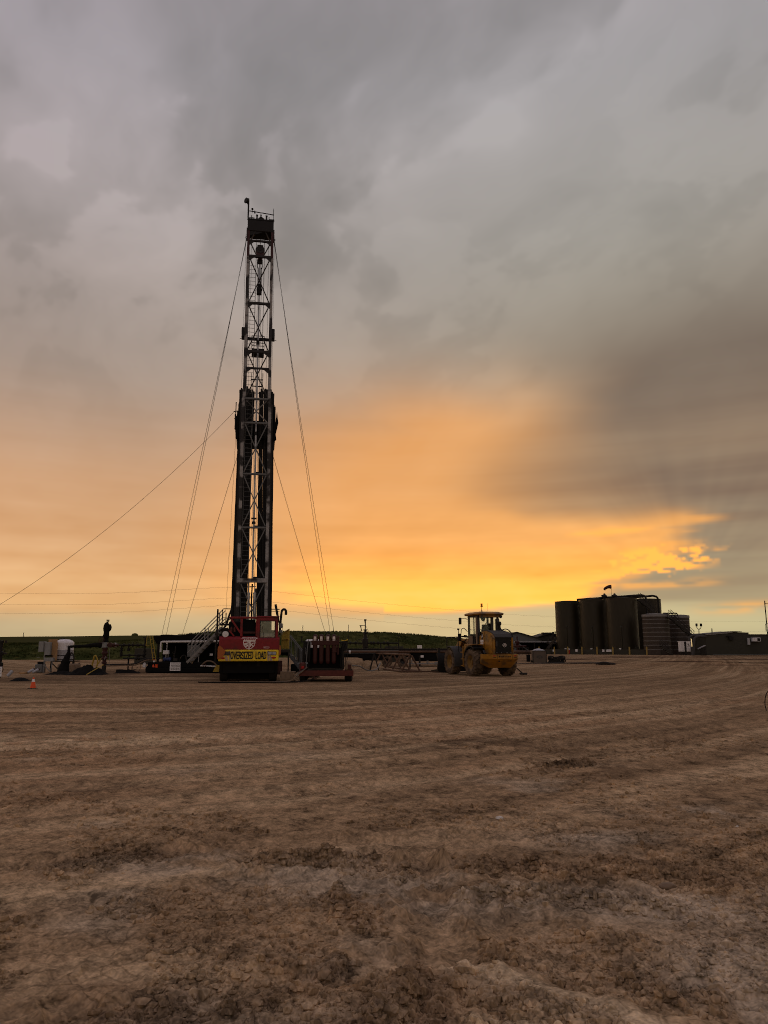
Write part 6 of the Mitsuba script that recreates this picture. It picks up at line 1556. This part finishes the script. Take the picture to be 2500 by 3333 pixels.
for k in range(5):
    p, q = (V(41.87, 99.50, 1.46), V(41.91, 99.20, 1.54), V(41.95, 98.90, 1.62), V(42.03, 98.60, 1.70), V(42.07, 98.30, 1.78))[k], None
    g = Thing('goose_neck', '%s thin pipe with a pale bend left of the shed' % ('leftmost', 'second', 'middle', 'fourth', 'rightmost')[k], 'pipe', None, 'bent pipes beside the shed')
    g.part('riser', cyl((p[0] + .12, p[1], .5), (p[0] + .12, p[1], p[2]), .06, 8), 'black_paint')
    g.part('bend', tube([(p[0] + .12, p[1], p[2]), (p[0] + .02, p[1], p[2] + .10), (p[0] - .22, p[1], p[2] - .06)], .06, 8), 'grey_plastic')
sh = Thing('shed', 'low dark grey shed with a sloping roof right of the tanks', 'shed')
xa, xc = 43.2, 47.1
sh.part('wall', prism([(xa, .55), (xc + 1.9, .55), (xc + 1.9, 3.58), (xc - .2, 3.66), (xa, 3.36)], 100.4, 105), 'shed_grey')
sh.part('roof', [prism([(xa - .1, 3.44), (xc - .3, 3.76), (xc + .9, 3.76), (xc + .9, 3.68), (xc - .3, 3.66), (xa - .1, 3.34)], 100.2, 105.2)], 'grey_paint')
sh.part('fascia', prism([(xa, 3.34), (xc - .3, 3.64), (xc - .3, 3.54), (xa, 3.24)], 100.3, 100.4), 'grey_plastic')
sh.part('vent_hood', [box(xc - 1.15, xc - .55, 100.1, 100.4, 3.02, 3.16, .02), prism([(xc - .85, 2.55), (xc - .35, 2.62), (xc - .3, 3.0), (xc - .9, 3.0)], 100.1, 100.38)], 'black_paint')
sh.part('base_trim', box(xa + .8, xc + 1.9, 100.36, 100.398, .60, .68), 'grey_paint')
sh.part('flue', cyl((xa + 1.6, 102, 3.4), (xa + 1.6, 102, 4.15), .07, 8), 'dark_steel')
sf = Thing('shed', 'low dark grey flat roofed shed with an air conditioner, rightmost building', 'shed')
xb, xd = 48.62, 54.35
sf.part('wall', box(xb + .4, xd, 103.2, 107.5, .5, 3.30), 'shed_grey')
sf.part('roof', box(xb + .35, xd + .06, 103.1, 107.6, 3.30, 3.40), 'shed_grey')
sf.part('downpipe', cyl((xb + .55, 103.1, .55), (xb + .55, 103.1, 2.9), .05, 8), 'grey_paint')
sf.part('window', [box(xb - .15 + .2, xb + .18 + .2, 100.2, 100.36, 1.95, 2.85, .01)], 'grey_plastic')
w_ = sf.part('window', box(xb + .75, xb + 1.75, 103.12, 103.2, 1.95, 2.9, .01), 'grey_plastic')
sf.part('pane', box(xb + .82, xb + 1.2, 103.1, 103.12, 2.02, 2.82), 'black_paint', under=w_)
ac = sf.part('air_conditioner', box(xb + 1.95, xb + 3.1, 102.7, 103.2, 2.42, 2.92, .02), 'white_plastic', 'white window air conditioner')
sf.part('fan_grille', box(xb + 2.62, xb + 3.02, 102.68, 102.70, 2.48, 2.86), 'black_paint', under=ac)
sf.part('tap', [cyl((xb + 1.25, 103.0, .55), (xb + 1.25, 103.0, .95), .08), torus((xb + 1.35, 102.9, .8), (0, 1, 0), .18, .06)], 'white_plastic')
sf.part('base_trim', box(xb + .4, xd, 103.16, 103.198, .60, .68), 'grey_paint')
lp = Thing('floodlight_pole', 'thin pole with two floodlights on a U shaped arm behind the shed', 'floodlight')
lp.part('pole', tube([V(45.50, 108.00, 3.01), V(45.57, 108.00, 4.19)], .06, 8), 'dark_steel')
lp.part('arm', tube(curve([V(45.29, 108.00, 4.68), V(45.31, 108.00, 4.37), V(45.57, 108.00, 4.19), V(45.85, 108.00, 4.37), V(45.91, 108.00, 4.68)]), .045, 7), 'dark_steel')
for c_ in (V(45.28, 108.00, 4.81), V(45.92, 108.00, 4.81)):
    lp.part('floodlight', box(c_[0] - .13, c_[0] + .13, c_[1] - .1, c_[1] + .12, c_[2] - .2, c_[2] + .2, .03), 'black_paint')
prk = Thing('pipe_bridge', 'dark pipe bridge on posts at the right edge beyond the sheds', 'pipe bridge')
prk.part('beam', [tube([V(57.43, 116.00, 2.64), V(62.38, 116.00, 2.68)], .16, 8), bar(V(57.51, 116.20, 2.50), V(62.47, 116.20, 2.50), .25, .3)], 'black_paint')
for px in (2470, 2484, 2498, 2520):
    x = (px - 1250) / 2400 * 116 * .985
    prk.part('post', box(x - .13, x + .13, 116, 116.3, .5, 2.6), 'black_paint')
prk.part('low_pipes', [tube([V(55.30, 112.00, 0.98), V(60.06, 112.00, 0.93)], .12, 8), tube([V(54.78, 111.00, 0.76), V(59.50, 111.00, 0.72)], .10, 8)], 'dark_steel')
prk.part('valves', [lathe([(0, .5), (.3, .5), (.3, 1.6), (.2, 1.8), (.35, 2.0), (.1, 2.3), (0, 2.3)], 12, V(55.93, 109.91, 0.55) * (1, 1, 0)), torus(V(55.61, 109.00, 2.01), (0, 1, 0), .3, .04)], 'black_paint')

# buildings behind the loader
def house(label, x0, x1, Y, wall_h, peak, depth, wall='grey_paint', roof='shed_grey'):
    t = Thing('site_building', label, 'building')
    xm = (x0 + x1) / 2
    t.part('wall', prism([(x0, .5), (x1, .5), (x1, wall_h), (xm, peak), (x0, wall_h)], Y, Y + depth), wall)
    t.part('roof', [prism([(x0 - .4, wall_h - .15), (xm, peak + .05), (xm, peak + .22), (x0 - .4, wall_h + .02)], Y - .3, Y + depth + .3), prism([(x1 + .4, wall_h - .15), (xm, peak + .05), (xm, peak + .22), (x1 + .4, wall_h + .02)], Y - .3, Y + depth + .3)], roof)
    return t


h1 = house('pale gabled site building just right of the loader', 18.6, 27.0, 128, 2.9, 4.0, 8, 'grey_paint')
for x in (23.6, 25.4):
    w_ = h1.part('window', box(x, x + .9, 127.9, 128.0, 1.4, 2.4), 'black_paint')
    h1.part('pane', box(x + .1, x + .8, 127.88, 127.9, 1.5, 2.3), 'grey_plastic', under=w_)
h2 = house('dark gabled site building left of the tall tanks', 26.2, 33.0, 133, 3.0, 3.95, 9, 'shed_grey')
h2.part('roof_unit', box(28.2, 30.2, 133, 134, 3.6, 4.2), 'black_paint')
po = Thing('shade_roof', 'flat open roof on posts before the site buildings', 'shelter')
po.part('roof', [box(21.6, 30.6, 121.8, 125, 2.42, 2.56), box(27, 31, 122.6, 125, 2.12, 2.24)], 'grey_plastic')
for x in (21.7, 24.4, 27.2, 30.4):
    po.part('post', box(x, x + .14, 121.9, 122.05, .5, 2.42), 'dark_steel')
po.part('back_wall', box(22.2, 30.4, 124.6, 124.8, .5, 2.4), 'black_soft')
po.part('brace', bar((21.9, 121.9, 2.2), (24.2, 121.9, .6), .12), 'grey_paint')
ap = Thing('access_stairs', 'dark platform stairs with rails left of the tall tanks', 'stairs')
p0, p1 = V(27.06, 117.00, 3.12), V(25.60, 117.00, 1.37)
for q in (0, .8):
    ap.part('stringer', bar(p0 + (0, q, 0), p1 + (0, q, 0), .08, .28, (0, 1, 0)), 'dark_steel')
    ap.part('handrail', [tube([p0 + (0, q, 1.0), p1 + (0, q, 1.0)], .04, 6), tube([p0 + (0, q, 0), p0 + (0, q, .85)], .05, 6), tube([p0 + (-.5, q, -.6), p0 + (-.5, q, .85)], .06, 6), tube([p0 + (-.5, q, .85), p0 + (.4, q, .85)], .035, 6)], 'black_paint')
for i in range(9):
    p = p0 + (p1 - p0) * (i + .5) / 9
    ap.part('tread', box(p[0] - .17, p[0] + .17, p[1], p[1] + .8, p[2] - .03, p[2] + .03), 'dark_steel')
wk = Thing('wellhead', 'dark wellhead with red valves before the pale site building', 'wellhead')
wk.part('tree', lathe([(0, .4), (.18, .4), (.18, 1.5), (.4, 1.6), (.4, 1.9), (.2, 2.0), (.35, 2.3), (.35, 2.5), (.1, 2.7), (.1, 3.2), (.2, 3.25), (0, 3.3)], 12, (21.0, 118, 0)), 'dark_red')
wk.part('branch', [cyl((19.2, 118, 1.8), (22.4, 118, 1.8), .12, 8), torus((20.5, 117.7, 2.3), (0, 1, 0), .3, .05)], 'dark_red')
rl = Thing('pipe_fence', 'dark pipe fence in front of the pale site building', 'fence')
for z in (1.05, 1.55):
    rl.part('rail', cyl((18.0, 112, z), (21.6, 112, z), .04, 6), 'dark_steel')
for i in range(9):
    rl.part('post', cyl((18.0 + .45 * i, 112, .5), (18.0 + .45 * i, 112, 1.6), .04, 6), 'dark_steel')

# power line behind the site
def conductor(label, pts):
    P = np.array(pts)
    single('power_line', tube(curve(P, 8), .014, 4), 'dark_steel', label, 'power line')


conductor('highest of the three power line wires', [V(-80.61, 146.00, 11.96), V(-51.23, 141.00, 11.78), V(-28.12, 138.00, 12.65), V(-21.09, 141.00, 12.07), V(-3.52, 170.00, 11.75), V(22.32, 200.00, 11.14), V(49.89, 228.00, 10.87), V(118.70, 285.00, 11.18), V(170.19, 315.00, 12.44)])
conductor('middle of the three power line wires', [V(-80.40, 146.00, 9.79), V(-51.09, 141.00, 9.68), V(-28.04, 138.00, 10.65), V(-21.03, 141.00, 10.03), V(-3.51, 170.00, 9.30), V(22.27, 200.00, 8.35), V(49.77, 228.00, 7.70), V(118.42, 285.00, 7.47), V(169.76, 315.00, 8.07)])
conductor('lowest of the three power line wires', [V(-80.24, 146.00, 8.17), V(-50.99, 141.00, 8.12), V(-27.99, 138.00, 9.29), V(-20.99, 141.00, 8.70), V(-3.51, 170.00, 7.63), V(22.23, 200.00, 6.32), V(49.67, 228.00, 5.30)])
up = Thing('utility_pole', 'power line pole hidden behind the mast with arms reaching out left', 'utility pole')
b0 = V(-24.13, 139.00, 0.86)
up.part('pole', tube([(b0[0], 139.2, .4), (b0[0], 139.2, 12.5)], .17, 10), 'dark_steel')
for a in (V(-27.66, 138.60, 12.70), V(-27.31, 138.60, 10.75), V(-27.43, 138.60, 9.38)):
    up.part('arm', tube([a, (b0[0], 139, a[2] + .15)], .09, 7), 'black_paint')
up2 = Thing('utility_pole', 'thin distant pole with a short arm at the right edge', 'utility pole')
q = V(154.02, 300.00, 1.10)
up2.part('pole', tube([(q[0], 300, .4), (q[0], 300, 20.0)], .2, 8), 'dark_steel')
up2.part('arm', [tube([V(153.83, 300.00, 18.93), V(157.18, 300.00, 18.93)], .14, 6)], 'dark_steel')
up2.part('bracket', tube([V(155.05, 300.00, 10.82), V(153.57, 300.00, 10.82), V(153.53, 300.00, 7.77)], .12, 6), 'dark_steel')
for k, (px, py, Y, h) in enumerate(((75, 2075, 300, 3.5), (985, 2061, 130, 2.4), (1085, 2061, 130, 1.6), (1134, 2061, 130, 2.6), (1175, 2062, 130, 2.5))):
    x = (px - 1250) / 2400 * Y * .985
    z = EYE + (2105 - py) / 2440 * Y
    single('marker_post', cyl((x, Y, z - 3.5), (x, Y, z + h * .55), .05 if Y < 200 else .14, 6), 'dark_steel', ('thin post on the skyline at the far left', 'thin post on the bank right above the white plastic tank', 'short thin post on the bank behind the guy wires', 'thin post on the bank left of the bare wellhead', 'thin post on the bank just left of the bare wellhead top')[k], 'post')
bush = trimesh.creation.icosphere(3, 1.0)
bv = bush.vertices * (1 + .5 * (meshkit.fbm(bush.vertices * 2.2, 3) - .5)[:, None]) * (1.5, 1.0, .8)
single('bush', trimesh.Trimesh(bv + (-115, 345, 7.0), bush.faces, process=False), 'grass_green', 'small dark bush on the hill skyline right of the wrapped wellhead', 'bush', smooth=True)
